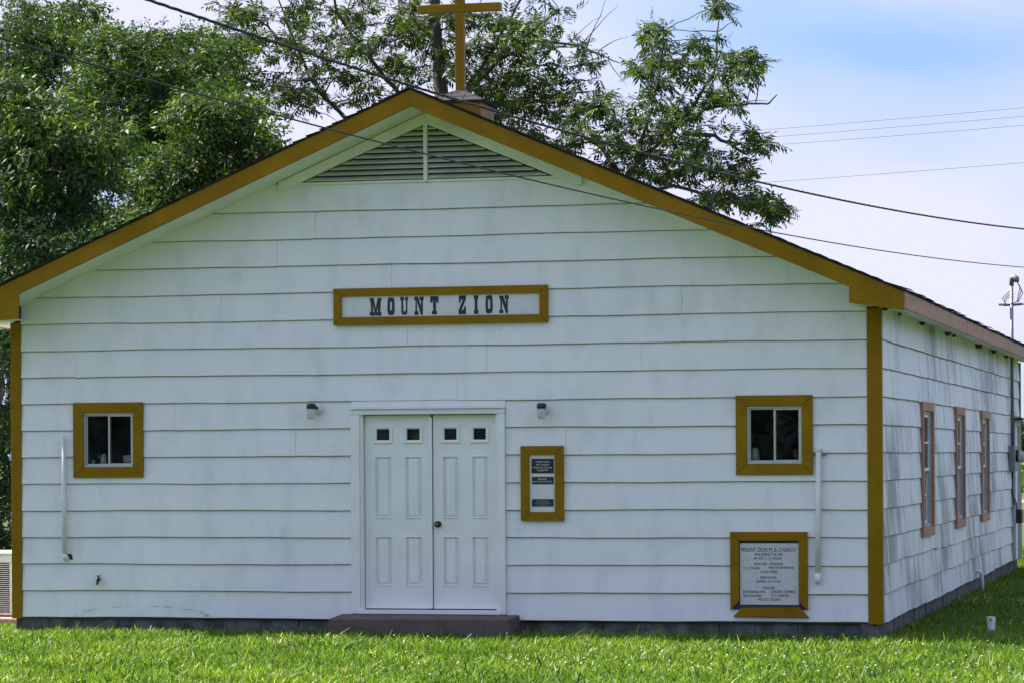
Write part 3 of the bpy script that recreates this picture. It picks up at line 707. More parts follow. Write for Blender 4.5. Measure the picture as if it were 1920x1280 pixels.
MB().tube([(-4.085, -.06, 2.15), (-4.075, -.062, 1.5), (-4.068, -.06, .87)], .025, 12).build('riser', M['pvc'], o, smooth=True)
MB().tube([(-4.068, -.06, .88), (-4.066, -.058, .845), (-4.062, -.03, .83), (-4.06, -.004, .83)], [.03, .032, .032, .03], 12).build('elbow', M['pvc'], o, smooth=True)
MB().add([(-4.06+.055*cos(t)*random.uniform(.8, 1.1)+.02, -.0235, .838+.05*sin(t)*random.uniform(.85, 1.25)) for t in np.linspace(0, 2*pi, 14)[:-1]], [tuple(range(13))]).build('wall_hole', M['dark'], o)
o = empty('vent_pipe', (4.07, 0, .6), 'white pipe with rounded end strapped to the wall beside the memorial plaque', 'pipe')
MB().tube([(4.083, -.055, 1.955), (4.075, -.055, 1.3), (4.066, -.05, .64)], .028, 12).build('riser', M['pvc'], o, smooth=True)
MB().lathe([(.012, -.045), (.03, -.03), (.036, 0), (.036, .06)], (4.066, -.05, .64), n=12).build('end_cap', M['pvc'], o, smooth=True)
MB().box(4.0, 4.16, -.034, -.022, 1.90, 1.925).build('strap', M['steel'], o)
MB().lathe([(.036, 0), (.036, .02), (.02, .028)], (4.083, -.055, 1.945), n=12).build('top_cap', M['pvc'], o)
o = empty('water_tap', (-3.69, 0, .57), 'small dark outdoor water tap low on the front wall', 'tap')
MB().tube([(-3.69, -.005, .61), (-3.69, -.05, .61), (-3.69, -.075, .59), (-3.69, -.085, .555)], [.014, .016, .015, .013]).build('spout', M['knob'], o)
MB().tube([(-3.69, -.05, .62), (-3.69, -.055, .645)], .008).build('stem', M['knob'], o)
MB().lathe([(.026, 0), (.03, .004), (.026, .01)], (-3.69, -.056, .645), n=10).build('handle', M['steel'], o)
# things on the inner sills
def cup(x, z, prof, label, name='cup', cat='cup'):
    tag(MB().lathe(prof, (x, .13, z), n=14).build(name, M['cup'], smooth=True), label, cat)
zs0 = 1.838
cup(-3.69, zs0, [(.038, 0), (.04, .01), (.03, .09), (.022, .12)], 'white tapered cup standing inside the window above the white elbow pipe')
cup(-3.395, zs0, [(.07, 0), (.072, .04), (.072, .1), (.066, .105)], 'wide white tub inside the window above the white elbow pipe', 'tub', 'tub')
cup(-3.81, zs0, [(.02, 0), (.024, .02), (.022, .045), (.008, .06)], 'tiny pale knob-shaped jar inside the window above the white elbow pipe', 'jar', 'jar')
cup(3.405, zs0, [(.045, 0), (.05, .01), (.04, .1), (.028, .14)], 'white tapered cup inside the window above the memorial plaque')
# mud nests under the side eave
for (px, py, s, lab) in ((1651, 584, .7, 'mud nest under the side eave right beside the ochre corner board'), (1682, 592, .5, 'tiny mud nest under the eave between the corner board and the first side window'),
        (1725, 613, .8, 'mud nest under the eave above the side window next to the front corner'), (1774, 634, .9, 'larger of two close mud nests under the eave before the middle side window'), (1785, 633, .6, 'smaller of two close mud nests under the eave before the middle side window'),
        (1832, 657, 1.2, 'largest mud nest under the eave, above the side window nearest the meter'), (1860, 667, .9, 'mud nest under the eave between the last side window and the steel mast'), (1884, 677, .8, 'mud nest under the eave right beside the steel mast')):
    p = onX(px, py, W2+.03); yy = max(.12, p[1]); nv = 7; mb = MB()
    mb.lathe([(.012*s, -.03*s), (.03*s, -.026*s), (.042*s, -.006*s), (.045*s, .012*s), (.03*s, .032*s)], (W2+.055, yy, 3.374), n=8)
    ob = mb.build('mud_nest', M['mud']); me = ob.data
    for v in me.vertices: v.co.x += random.uniform(-.008, .008)*s; v.co.y += random.uniform(-.02, .02)*s; v.co.z += random.uniform(-.006, .006)*s
    tag(ob, lab, 'nest', 'mud nests along the side eave')
# meter, mast, side door, box
X = W2+.022
o = empty('service_mast', (X, 17.2, 1.6), 'steel service mast rising through the eave with a weatherhead', 'mast')
MB().tube([(X+.04, 17.2, 2.0), (X+.04, 17.2, 4.55)], .028, 10).build('conduit', M['steel'], o, smooth=True)
MB().tube([(X+.04, 17.2, 4.50), (X+.045, 17.2, 4.60), (X+.075, 17.18, 4.64), (X+.12, 17.16, 4.60), (X+.13, 17.16, 4.55)], [.034, .042, .05, .05, .035], 10).build('weatherhead', M['steel'], o, smooth=True)
for j in range(3):
    r0 = .10+.05*j
    MB().tube([(X+.12, 17.16, 4.57), (X+.14+r0*.4, 17.1, 4.48-.05*j), (X+.10+r0*.3, 17.1, 4.25), (X-.02-.03*j, 17.12, 4.18), (X-.1+.04*j, 17.1, 4.3), (X+.03, 17.15, 4.42-.05*j)], .007, 6).build('wire_loop', M['wire'], o)
MB().tube([(X-.16, 17.2, 4.21), (X+.06, 17.2, 4.20), (X+.2, 17.18, 4.21)], .02, 8).build('insulator_clamp', M['steel'], o)
o = empty('electric_meter', (X, 17.0, 1.65), 'grey electric meter box with round glass meter on the side wall', 'meter')
MB().box(X, X+.1, 16.85, 17.35, 1.62, 2.02).build('meter_box', M['steel'], o, bevel=.008)
MB().lathe([(.09, 0), (.09, .05), (.075, .11), (.04, .12)], (X+.1, 17.15, 1.86), 'x').build('glass_meter', M['jar'], o, smooth=True)
MB().lathe([(.095, 0), (.095, .04)], (X+.1, 17.15, 1.86), 'x').build('meter_ring', M['black'], o)
MB().tube([(X+.05, 17.1, 1.63), (X+.04, 17.12, 1.3), (X+.06, 17.3, 1.1)], .012, 6).build('cable', M['wire'], o)
o = empty('junction_box', (X, 17.9, .8), 'small black electrical box low on the side wall below the meter', 'box')
MB().box(X, X+.14, 17.75, 18.15, .80, 1.02).build('cover', M['black'], o, bevel=.02)
MB().tube([(X+.05, 17.9, 1.0), (X+.07, 17.6, 1.12), (X+.05, 17.3, 1.2)], .01, 6).build('cable', M['wire'], o)
dn = MB().box(X, X+.05, 17.6, 17.72, .22, 2.42).box(X, X+.05, 18.6, 18.72, .22, 2.42).box(X, X+.05, 17.722, 18.598, 2.33, 2.42).build('door_casing', M['grey'], church)
sdoor = MB().box(X-.01, X+.015, 17.722, 18.598, .22, 2.329).build('side_door', M['trim'], church)
MB().box(X+.001, X+.17, 17.5, 18.8, 2.425, 2.46).build('door_hood', M['black'], church)
# drain and cleanout
o = empty('drain_pipe', (W2, 11.0, 0), 'short white drain pipe bending down at the foot of the side wall', 'pipe')
MB().tube([(W2-.02, 10.9, .30), (W2+.06, 10.9, .31), (W2+.10, 10.92, .28), (W2+.105, 10.94, .2), (W2+.11, 10.96, -.05)], .026, 10).build('pipe', M['pvc'], o, smooth=True)
p = onZ(1881, 1183, .0)
o = empty('cleanout_pipe', (5.68, 1.5, 0), 'short white capped pipe standing alone in the shaded grass', 'pipe')
MB().lathe([(.042, -.1), (.042, .13), (.047, .131), (.047, .19), (.03, .192)], (5.68, 1.5, 0), n=14).build('pipe', M['pvc'], o, smooth=False)
MB().box(5.672, 5.69, 1.447, 1.452, .15, .172).build('slot', M['black'], o)
# air conditioner on a pad, left of the church
o = empty('air_conditioner', (-5.62, 1.5, .14), 'beige outdoor air conditioner with louvred sides beside the left wall', 'air conditioner')
ax0, ax1, ay0, ay1, az0, az1 = -6.05, -5.05, 1.2, 2.1, .15, .85
MB().box(ax0, ax1, ay0, ay1, az1-.11, az1-.02).build('top_band', M['ac'], o, bevel=.01)
MB().box(ax0-.012, ax1+.012, ay0-.012, ay1+.012, az1-.018, az1+.005).build('lid', M['ac'], o, bevel=.006)
MB().box(ax0, ax1, ay0, ay1, az0, az0+.03).build('base_pan', M['ac'], o)
MB().box(ax0+.06, ax1-.06, ay0+.06, ay1-.06, az0+.03, az1-.11).build('coil', M['dark'], o)
xx = ax0
for i in range(7):
    MB().box(xx, xx+.022, ay0-.003, ay0+.02, az0+.03, az1-.11).build('grille_post', M['ac'], o); xx += (ax1-ax0-.022)/6
MB().box(ax1-.03, ax1, ay1-.03, ay1, az0+.03, az1-.11).build('grille_post', M['ac'], o)
for i in range(24):
    z = az0+.045+i*.0228
    MB().box(ax0+.01, ax1-.004, ay0+.004, ay0+.018, z, z+.008).build('louvre', M['ac'], o)
pd = MB().box(-6.4, -4.76, .9, 2.5, -.05, .135)
tag(pd.build('equipment_pad', M['rock'], bevel=.015), 'low reddish concrete pad under the air conditioner', 'pad')

# ------------------------------------------------------------ overhead cables
def cable(pts, rad, mat, name, label, group=None, twist=0):
    """pts: (px, py, distance along the view) -> a hanging cable through them, carried on past both ends"""
    P = [atD(a, b, d) for a, b, d in pts]
    A, B = np.array(P[0]), np.array(P[-1]); T = [np.dot(p-A, B-A)/np.dot(B-A, B-A) for p in P]
    cz = np.polyfit(T, [p[2] for p in P], 2); ts = np.linspace(-.35, 1.5, 70)
    ln = [np.array([*(A+(B-A)*t)[:2], np.polyval(cz, t)]) for t in ts]
    mb = MB()
    if twist:
        full = [np.array([*(A+(B-A)*t)[:2], np.polyval(cz, t)]) for t in np.linspace(-.35, 1.5, 900)]; s_ = 0; side_v = np.cross(B-A, UV); side_v /= np.linalg.norm(side_v)
        for ph in (0, 2.1, 4.2): mb.tube([q + twist*(cos(i*.55+ph)*side_v + sin(i*.55+ph)*UV) for i, q in enumerate(full)], rad, 5)
    else: mb.tube(ln, rad, 6)
    tag(mb.build(name, mat, smooth=True), label, 'cable', group)
def dz(x, x0, i0, x1, i1): return 1/(i0+(i1-i0)*(x-x0)/(x1-x0))
D1 = lambda x: dz(x, 285, 1/23.5, 1920, 1/47); D2 = lambda x: dz(x, 0, 1/17., 1400, 1/29.)
cable([(x, y, D1(x)) for x, y in ((285, 0), (560, 96), (767, 162), (930, 208), (1060, 248), (1240, 297), (1530, 364), (1920, 430))], .0065, M['wire'], 'overhead_cable', 'thick twisted black cable passing in front of the steeple base', None, .0075)
cable([(x, y, D2(x)) for x, y in ((0, 66), (300, 160), (560, 229), (800, 292), (1000, 341), (1230, 390), (1450, 433), (1920, 502))], .006, M['wire'], 'overhead_cable', 'thin black cable crossing in front of the gable vent')
for (y0, y1, lab) in ((248, 202, 'topmost of the three thin distant power lines in the open sky'), (262, 218, 'middle of the three thin distant power lines in the open sky'), (277, 235, 'lowest of the three close-set distant power lines in the open sky'), (346, 305, 'single distant power line hanging below the three close-set ones')):
    cable([(1380, y0, 118), (1650, (y0+y1)/2+1, 110), (1920, y1, 103)], .013, M['greywire'], 'power_line', lab, 'distant power lines')
tag(MB().tube([(X+.2, 17.18, 4.21), (X+.6, 17.0, 4.12), (X+1.5, 16.6, 4.02), (X+4, 15.6, 3.95), (X+8, 14.2, 4.3), (X+14, 12.2, 5.3), (X+22, 10, 7.2)], .011, 6).build('service_drop', M['wire'], smooth=True), 'short visible black service wire leaving the steel mast', 'cable')

# ------------------------------------------------------------ trees
def leaf_template(n=7, L_=.27, ll=.135, lw=.05):
    V = []; Q = []
    for i in range(n):
        if i == n-1: t, sd, an = 1., 0, 0
        else: t, sd, an = .22+.7*(i//2)/((n-1)//2), (1 if i % 2 else -1), radians(52)
        base = np.array([L_*t, 0, -.10*t*t*L_]); d = np.array([cos(an*sd if sd else 0), sin(an*sd if sd else 0), -.35]); d /= np.linalg.norm(d)
        p = np.array([-d[1], d[0], .0]); p /= np.linalg.norm(p); l = ll*(.75+.5*sin(pi*min(1, t)))
        b = len(V); V += [base, base+d*l*.45+p*lw/2+np.array([0, 0, .006]), base+d*l+np.array([0, 0, -.02]), base+d*l*.45-p*lw/2+np.array([0, 0, .006])]; Q.append([b, b+1, b+2, b+3])
    return np.array(V), np.array(Q)
def unit(v): return v/(np.linalg.norm(v, axis=-1, keepdims=True)+1e-9)
def leaves(pos, dirs, scale, tv, tq, var, droop=.45):
    n = len(pos); d = dirs.copy(); d[:, 2] -= droop*rng.random(n); d = unit(d)
    up = unit(np.array([0, 0, 1.]) + rng.normal(0, .45, (n, 3))); y = unit(np.cross(up, d)); z = np.cross(d, y)
    Fm = np.stack([d, y, z], 1)                     # rows
    V = pos[:, None, :] + scale[:, None, None]*np.einsum('kj,njc->nkc', tv, Fm)
    Q = tq[None] + (np.arange(n)*len(tv))[:, None, None]
    vr = np.repeat(var, len(tq)) + rng.normal(0, .10, n*len(tq))
    return V.reshape(-1, 3), Q.reshape(-1, 4), np.clip(vr, 0, 1)
def curve(a, b, sag, n=6, jit=.06):
    a, b = np.array(a), np.array(b); L_ = np.linalg.norm(b-a); o = rng.normal(0, jit, 3)*L_
    return [a+(b-a)*t + (o+np.array([0, 0, sag*L_]))*4*t*(1-t)*.5 + (rng.normal(0, .012, 3)*L_ if 0 < t < 1 else 0) for t in np.linspace(0, 1, n)]
def tree(name, label, limbs, clusters, mat, base_r=.2, lsc=.85, per=48, twigs=7, tmpl=None, droop=.45, bare=()):
    """limbs: list of (polyline of world points, r0, r1); clusters: (world centre, radius, brightness)"""
    tv, tq = tmpl or leaf_template()
    base = np.array(limbs[0][0][0]); base[2] = 0
    root = empty(name, base, label, 'tree', 'trees behind the church')
    mb = MB(); samp = []; srad = []
    for pts, r0, r1 in limbs:
        pp = [np.array(q) for q in pts]; sm = []
        for i in range(len(pp)-1):
            for t in np.linspace(0, 1, 6)[:-1]: sm.append(pp[i]+(pp[i+1]-pp[i])*t + rng.normal(0, .015, 3)*np.linalg.norm(pp[i+1]-pp[i]))
        sm.append(pp[-1]); rs = list(np.linspace(r0, r1, len(sm))); mb.tube(sm, rs, 7); samp += sm[3:]; srad += rs[3:]
    samp = np.array(samp); srad = np.array(srad)
    LP, LD, LV, LS = [], [], [], []
    for c, rad, br in clusters:
        c = np.array(c); dd = np.linalg.norm(samp-c, axis=1) + np.maximum(0, samp[:, 2]-c[2])*1.2; i = int(np.argmin(dd)); r0 = min(srad[i]*.6, .02+.012*dd[i])
        cv = curve(samp[i], c, random.uniform(-.05, .12)); mb.tube(cv, list(np.linspace(max(.010, r0), .009, len(cv))), 5)
        samp = np.vstack([samp, np.array(cv[2:])]); srad = np.concatenate([srad, np.full(len(cv)-2, .012)])
        for k in range(twigs):
            d = unit(rng.normal(0, 1, 3)); d[2] = abs(d[2])*.5 - .12; e = c + d*rad*rng.uniform(.6, 1.05)
            tw = curve(c, e, .08, 5, .08); mb.tube(tw, list(np.linspace(.008, .003, 5)), 4, False)
            m_ = max(2, int(per/twigs)); ts = rng.random(m_)**.6; tw = np.array(tw); ii = np.minimum((ts*4).astype(int), 3); fr = (ts*4-ii)[:, None]
            LP.append(tw[ii]*(1-fr)+tw[ii+1]*fr + rng.normal(0, .05, (m_, 3))*rad); LD.append(unit(d + rng.normal(0, .6, (m_, 3)))); LV.append(np.clip(rng.normal(br, .14, m_), 0, 1)); LS.append(rng.uniform(.6, 1.3, m_)*lsc)
    for pts in bare: mb.tube(pts, list(np.linspace(.014, .003, len(pts))), 4, False)
    o0 = ORI[root.name]
    tk = mb.build('trunk', M['bark'], root, smooth=True)
    V, Q, a = leaves(np.concatenate(LP), np.concatenate(LD), np.concatenate(LS), tv, tq, np.concatenate(LV), droop)
    cw = np_mesh('crown', V, Q, mat, root, a, o0); cw['kind'] = 'stuff'
    return root
def px_limb(pts, Y, dy=0, jit=.0):
    n = len(pts); return [onY(p[0], p[1], Y + dy*i/max(1, n-1)) for i, p in enumerate(pts)]
def scatter(regions, Y, dY):
    """regions: (cx, cy, rx, ry, count, cluster radius in px, brightness)"""
    out = []
    for cx_, cy_2, rx, ry, n, rp, br in regions:
        for _ in range(n):
            q = random.uniform(0, 2*pi); k = math.sqrt(random.random()); y_ = Y + random.uniform(-dY, dY)
            p = onY(cx_+rx*k*cos(q), cy_2+ry*k*sin(q), y_); pp = CAM + (p-CAM)
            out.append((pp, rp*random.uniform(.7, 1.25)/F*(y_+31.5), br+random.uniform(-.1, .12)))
    return out
# the airy pecan behind the church
Y = 28.
T0 = onY(835, 420, Y); T0[2] = 0; T0[0] += .2
limbs = [([T0, onY(832, 420, Y), onY(826, 170, Y), onY(818, 60, Y), onY(815, -60, Y), onY(830, -260, Y)], .19, .08),
         (px_limb([(829, 300), (760, 190), (700, 120), (640, 40), (600, -60)], Y, -1.5), .06, .02),
         (px_limb([(831, 360), (700, 270), (610, 185), (560, 110), (500, 50), (420, 0)], Y, 1.5), .06, .012),
         (px_limb([(640, 215), (585, 150), (545, 60), (510, -30)], Y, -.6), .04, .012),
         (px_limb([(829, 290), (880, 170), (940, 110), (1010, 75), (1090, 85), (1150, 115)], Y, -1.), .06, .012),
         (px_limb([(828, 240), (900, 130), (960, 30), (1010, -60)], Y, 1.2), .05, .02),
         (px_limb([(829, 330), (920, 220), (1000, 190), (1060, 180)], Y, .8), .045, .012),
         (px_limb([(822, 90), (760, 20), (720, -60)], Y, 1.), .045, .02)]
cl = scatter([(450, 60, 70, 70, 20, 38, .42), (520, 130, 90, 60, 20, 36, .42), (600, 60, 90, 70, 24, 38, .42), (700, 60, 70, 70, 20, 40, .45), (640, 170, 70, 40, 12, 34, .45), (560, 190, 70, 30, 9, 32, .45),
              (740, 150, 60, 50, 14, 36, .42), (880, 90, 90, 90, 34, 42, .42), (820, 20, 90, 60, 20, 40, .42), (960, 120, 80, 80, 30, 40, .42), (1000, 60, 70, 40, 11, 34, .48), (1000, 220, 90, 50, 22, 38, .42), (1060, 130, 55, 60, 14, 34, .45),
              (900, 200, 70, 30, 12, 38, .42), (1040, 30, 40, 30, 4, 28, .45), (690, 240, 80, 25, 8, 32, .45), (650, -60, 260, 60, 26, 42, .45), (950, -60, 120, 50, 12, 42, .45), (440, 150, 40, 40, 6, 30, .42)], Y, 2.2)
bare = [curve(onY(a, b, Y-1), onY(c, d, Y-1.3), .1, 6, .1) for a, b, c, d in ((1090, 85, 1160, 10), (1100, 90, 1140, -10), (1070, 80, 1130, 30), (1140, 112, 1175, 160), (1060, 180, 1150, 170), (1030, 180, 1120, 230), (500, 60, 400, 120), (1120, 100, 1180, 70), (1150, 115, 1175, 125), (560, 200, 640, 235), (600, 215, 520, 170))]
tree('pecan_tree', 'tall airy pecan tree spreading behind the roof ridge and cross', limbs, cl, M['leaf'], per=13, twigs=6, bare=bare)
# its neighbour to the right
Y = 26.
T1 = onY(1150, 520, Y); T1[2] = 0
limbs = [([T1, onY(1150, 520, Y), onY(1155, 380, Y), onY(1190, 310, Y)], .16, .08),
         (px_limb([(1190, 310), (1255, 250), (1300, 200), (1340, 130), (1345, 60), (1350, 20)], Y, .8), .05, .01),
         (px_limb([(1275, 235), (1320, 205), (1380, 195), (1440, 195), (1458, 178)], Y, -.5), .045, .008),
         (px_limb([(1190, 310), (1215, 230), (1235, 150), (1245, 80)], Y, -.8), .04, .01),
         (px_limb([(1170, 340), (1130, 280), (1090, 250)], Y, .5), .07, .02),
         (px_limb([(1160, 370), (1260, 350), (1340, 370), (1420, 400), (1470, 410)], Y, -1), .045, .01),
         (px_limb([(1280, 250), (1340, 255), (1400, 290), (1440, 265)], Y, .7), .05, .01)]
cl = scatter([(1235, 60, 22, 18, 5, 24, .45), (1215, 110, 30, 40, 10, 30, .42), (1270, 120, 35, 40, 9, 28, .42), (1345, 25, 20, 15, 4, 22, .5), (1320, 90, 25, 30, 6, 26, .5), (1390, 130, 40, 35, 12, 30, .5), (1350, 180, 50, 35, 10, 30, .45), (1230, 180, 50, 30, 10, 32, .4),
              (1110, 220, 55, 40, 16, 34, .45), (1190, 260, 60, 40, 18, 34, .42), (1270, 300, 70, 50, 26, 34, .4), (1290, 230, 50, 25, 8, 30, .42), (1380, 340, 45, 50, 16, 28, .42), (1430, 270, 18, 16, 4, 22, .5), (1395, 255, 20, 18, 3, 22, .48), (1420, 400, 35, 25, 8, 24, .45), (1455, 395, 18, 14, 4, 20, .5), (1150, 320, 70, 40, 16, 34, .4), (1330, 390, 50, 40, 12, 28, .42), (1080, 280, 40, 30, 8, 30, .42)], Y, 1.8)
bare = [curve(onY(a, b, Y-.5), onY(c, d, Y-.7), .1, 6, .1) for a, b, c, d in ((1440, 195, 1458, 178), (1400, 195, 1420, 150), (1345, 60, 1385, 40), (1380, 195, 1440, 190), (1340, 130, 1375, 60))]
tree('pecan_tree', 'open branched smaller pecan tree behind the right roof slope', limbs, cl, M['leaf'], per=13, twigs=6, bare=bare)
# dense trees left of the church; lit tops, shaded insides put into leaf colour
def spray_template(n=11, L_=.30, ll=.095, lw=.042, seed=1):
    rr = np.random.default_rng(seed); V = []; Q = []
    for i in range(n):
        t = .1+.9*i/(n-1); base = np.array([L_*t, rr.normal(0, .03), -.12*t*t*L_ + rr.normal(0, .025)])
        d = np.array([rr.uniform(.1, 1), rr.uniform(-1, 1), rr.uniform(-.9, .35)]); d /= np.linalg.norm(d); p = np.cross(d, rr.normal(0, 1, 3)*np.array([.4, .4, 1])); p /= np.linalg.norm(p)
        l = ll*rr.uniform(.6, 1.3); w_ = lw*rr.uniform(.7, 1.2); b = len(V)
        V += [base, base+d*l*.42+p*w_/2, base+d*l+np.array([0, 0, -.015]), base+d*l*.42-p*w_/2]; Q.append([b, b+1, b+2, b+3])
    return np.array(V), np.array(Q)
tm2 = spray_template()
def dense(Y, tx, regs, label, limbs_px, br=.4, per=31, dY=2.2, sc=1.0, name='broadleaf_tree'):
    b = onY(tx, 700, Y); b[2] = 0
    limbs = [([b] + [onY(q[0], q[1], Y) for q in limbs_px[0]], .22, .06)] + [(px_limb(l, Y, random.uniform(-1, 1)), .09, .02) for l in limbs_px[1:]]
    tree(name, label, limbs, scatter(regs, Y, dY), M['leaf2'], per=per, twigs=8, lsc=sc, tmpl=spray_template(seed=int(Y)), droop=.8)
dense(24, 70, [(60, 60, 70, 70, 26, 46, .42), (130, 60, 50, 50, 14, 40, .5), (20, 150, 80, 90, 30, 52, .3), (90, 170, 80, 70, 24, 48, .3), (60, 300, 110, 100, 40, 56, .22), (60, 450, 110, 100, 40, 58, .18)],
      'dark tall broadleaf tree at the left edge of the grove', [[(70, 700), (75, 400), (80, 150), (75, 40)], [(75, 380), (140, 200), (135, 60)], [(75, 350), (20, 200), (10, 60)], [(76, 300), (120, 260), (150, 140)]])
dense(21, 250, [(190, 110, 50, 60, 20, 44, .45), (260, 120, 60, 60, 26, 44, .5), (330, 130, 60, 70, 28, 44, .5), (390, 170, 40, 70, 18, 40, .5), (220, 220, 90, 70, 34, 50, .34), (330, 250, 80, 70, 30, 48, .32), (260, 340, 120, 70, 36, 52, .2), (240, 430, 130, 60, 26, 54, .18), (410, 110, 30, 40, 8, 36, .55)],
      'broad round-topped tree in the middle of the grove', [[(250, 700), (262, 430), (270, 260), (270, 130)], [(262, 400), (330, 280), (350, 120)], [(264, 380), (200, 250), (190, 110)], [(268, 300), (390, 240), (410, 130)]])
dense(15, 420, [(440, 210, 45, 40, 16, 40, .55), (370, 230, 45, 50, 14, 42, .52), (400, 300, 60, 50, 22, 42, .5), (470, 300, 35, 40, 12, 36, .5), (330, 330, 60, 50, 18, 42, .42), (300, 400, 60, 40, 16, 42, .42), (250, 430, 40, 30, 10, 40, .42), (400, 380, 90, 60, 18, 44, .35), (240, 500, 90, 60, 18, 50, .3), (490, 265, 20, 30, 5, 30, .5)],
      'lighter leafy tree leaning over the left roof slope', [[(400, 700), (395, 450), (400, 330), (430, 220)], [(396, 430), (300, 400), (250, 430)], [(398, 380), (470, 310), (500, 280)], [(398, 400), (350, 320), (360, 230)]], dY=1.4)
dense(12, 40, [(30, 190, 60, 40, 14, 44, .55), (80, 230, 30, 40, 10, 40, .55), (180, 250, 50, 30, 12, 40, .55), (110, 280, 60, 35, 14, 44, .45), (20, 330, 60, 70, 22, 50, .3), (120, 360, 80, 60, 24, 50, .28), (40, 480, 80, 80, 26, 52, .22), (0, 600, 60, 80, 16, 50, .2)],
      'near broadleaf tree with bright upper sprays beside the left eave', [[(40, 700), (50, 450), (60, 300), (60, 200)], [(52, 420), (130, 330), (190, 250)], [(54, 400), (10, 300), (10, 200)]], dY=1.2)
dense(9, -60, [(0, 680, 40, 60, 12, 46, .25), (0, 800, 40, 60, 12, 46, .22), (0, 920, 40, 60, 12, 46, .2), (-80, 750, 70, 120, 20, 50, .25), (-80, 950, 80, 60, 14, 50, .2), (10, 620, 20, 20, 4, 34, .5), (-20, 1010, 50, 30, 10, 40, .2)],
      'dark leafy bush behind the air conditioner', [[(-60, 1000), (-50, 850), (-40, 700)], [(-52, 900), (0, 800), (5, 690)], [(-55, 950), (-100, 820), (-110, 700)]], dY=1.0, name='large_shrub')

# ------------------------------------------------------------ far tree line and crop field
def far_mass(name, n, fn, size, mat, label, cat, nv=1):
    c = np.array([fn() for _ in range(n)]); d = unit(rng.normal(0, 1, (n, 3))); u = unit(np.cross(d, rng.normal(0, 1, (n, 3)))); v = np.cross(d, u)
    s = (size*rng.uniform(.5, 1.3, n))[:, None]
    V = np.stack([c-u*s, c+v*s*.6, c+u*s, c-v*s*.6], 1).reshape(-1, 3); Q = np.arange(n*4).reshape(-1, 4)
    tag(np_mesh(name, V, Q, mat, None, rng.random(n)), label, cat, kind='stuff')
def far_pt():
    x = random.uniform(-60, 420); h = 10 + 2.5*sin(x*.06) + 1.6*sin(x*.19+1) + 1.2*sin(x*.43)
    return (x, 560 + random.uniform(-12, 12) + 5*sin(x*.1), h*random.random()**.7)
far_mass('far_tree_line', 26000, far_pt, 1.1, M['farleaf'], 'hazy far-off line of trees beyond the crop field', 'trees')
def crop_pt():
    row = random.randint(0, 46); y = 108 + row*2.1 + random.uniform(-.5, .5); x = random.uniform(-30, 130)
    return (x, y + x*.02, random.random()**.6*.95)
far_mass('crop_field', 90000, crop_pt, .22, M['crop'], 'rows of leafy green crops beyond the dirt road', 'crops')

def back_pt():
    x = random.uniform(-70, 90); h = 13 + 3*sin(x*.09) + 2*sin(x*.23+1) + 1.4*sin(x*.5)
    return (x, -95 + random.uniform(-5, 5), h*random.random()**.8)
far_mass('roadside_trees', 16000, back_pt, .9, M['leaf2'], 'row of leafy trees across the road, mirrored dark in the window panes', 'trees')
# ------------------------------------------------------------ lawn
def blades(n, xr, yr, hmin, hmax, keep=None, wmin=.006, wmax=.014):
    x = rng.uniform(*xr, n); y = rng.uniform(*yr, n)
    if keep is not None:
        k = keep(x, y); x, y = x[k], y[k]; n = len(x)
    pat = .5+.5*np.sin(x*1.3+np.sin(y*1.7)*1.5)*np.cos(y*1.1+np.sin(x*.9)); clump = .5+.5*np.sin(x*5.1+2*np.sin(y*3.3))*np.sin(y*4.7+2*np.sin(x*2.9))
    h = rng.uniform(hmin, hmax, n)*(.62+.42*clump+.16*pat)*(1+.5*(rng.random(n) > .985)); wd = rng.uniform(wmin, wmax, n); a = rng.uniform(0, 2*pi, n); ln = rng.uniform(.15, .95, n)
    dx, dy = np.cos(a), np.sin(a); b = rng.uniform(0, 2*pi, n); sx, sy_ = np.cos(b)*wd/2, np.sin(b)*wd/2
    z0 = np.full(n, -.004)
    P = [np.stack(q, 1) for q in ((x-sx, y-sy_, z0), (x+sx, y+sy_, z0), (x+dx*ln*h*.3+sx*.9, y+dy*ln*h*.3+sy_*.9, h*.55), (x+dx*ln*h*.3-sx*.9, y+dy*ln*h*.3-sy_*.9, h*.55),
         (x+dx*ln*h*.95+sx*.12, y+dy*ln*h*.95+sy_*.12, h*(1-.25*ln)), (x+dx*ln*h*.95-sx*.12, y+dy*ln*h*.95-sy_*.12, h*(1-.25*ln)))]
    V = np.stack(P, 1).reshape(-1, 3); i = np.arange(n)*6
    Q = np.concatenate([np.stack([i, i+1, i+2, i+3], 1), np.stack([i+3, i+2, i+4, i+5], 1)])
    var = np.clip(rng.normal(.5, .23, n) + .16*(pat-.5) + .45*(rng.random(n) > .975), 0, 1)
    return V, Q, np.concatenate([var, var])
def clear(x, y): return ~((np.abs(x) < W2+.0) & (y > .02)) & ~((x > -1.0) & (x < .97) & (y > -.52)) & ~((x > -6.45) & (x < -4.75) & (y > .85) & (y < 2.6))
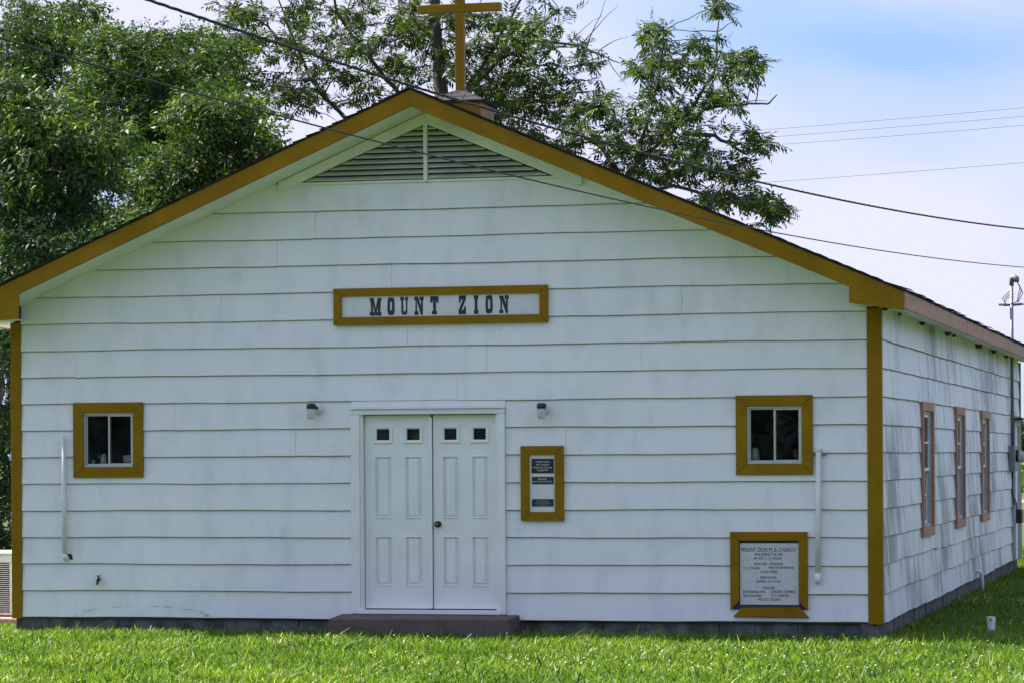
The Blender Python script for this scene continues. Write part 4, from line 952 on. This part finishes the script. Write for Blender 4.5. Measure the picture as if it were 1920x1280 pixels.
parts = [blades(210000, (-8.5, 9.5), (-7.5, -.25), .055, .15, clear, .009, .023), blades(26000, (-8.5, 9.5), (-.3, .6), .06, .13, clear), blades(90000, (4.7, 9.5), (.3, 20), .05, .12, clear), blades(16000, (-9, -4.7), (.3, 8), .05, .12, clear), blades(30000, (4, 16), (20, 40), .08, .16, None, .012, .03)]
off = 0; VV, QQ, AA = [], [], []
for v, q, a in parts: VV.append(v); QQ.append(q+off); AA.append(a); off += len(v)
tag(np_mesh('grass', np.concatenate(VV), np.concatenate(QQ), M['grass'], None, np.concatenate(AA)), 'bright mown lawn of mixed grass blades around the church', 'grass', kind='stuff')
# clover heads
def clover(n):
    pts = []
    while len(pts) < n:
        if random.random() < .72:
            c0 = (random.uniform(-.5, 7.5), random.uniform(-6.5, -.5)); k = random.randint(2, 9)
            if random.random() > .25 + .75*min(1, max(0, (c0[0]+.5)/4)): continue
        else: c0 = (random.uniform(5.0, 8), random.uniform(.2, 9)); k = random.randint(3, 8)
        for _ in range(k): pts.append((c0[0]+random.gauss(0, .28), c0[1]+random.gauss(0, .45), random.uniform(.075, .135)))
    ph = (1+5**.5)/2
    ico = np.array([(-1, ph, 0), (1, ph, 0), (-1, -ph, 0), (1, -ph, 0), (0, -1, ph), (0, 1, ph), (0, -1, -ph), (0, 1, -ph), (ph, 0, -1), (ph, 0, 1), (-ph, 0, -1), (-ph, 0, 1)])/1.902
    fi = np.array([(0,11,5),(0,5,1),(0,1,7),(0,7,10),(0,10,11),(1,5,9),(5,11,4),(11,10,2),(10,7,6),(7,1,8),(3,9,4),(3,4,2),(3,2,6),(3,6,8),(3,8,9),(4,9,5),(2,4,11),(6,2,10),(8,6,7),(9,8,1)])
    P = np.array([p for p in pts if not (p[0] < W2+.05 and p[1] > -.1)]); n = len(P); r_ = rng.uniform(.006, .0105, n)
    V = (P[:, None, :] + r_[:, None, None]*ico[None]*np.array([1, 1, .85])).reshape(-1, 3); Fc = (fi[None] + (np.arange(n)*12)[:, None, None]).reshape(-1, 3)
    tag(np_mesh('clover_flowers', V, Fc, M['petal'], None), 'scattered white clover heads in the lawn', 'flowers', kind='stuff')
clover(250)
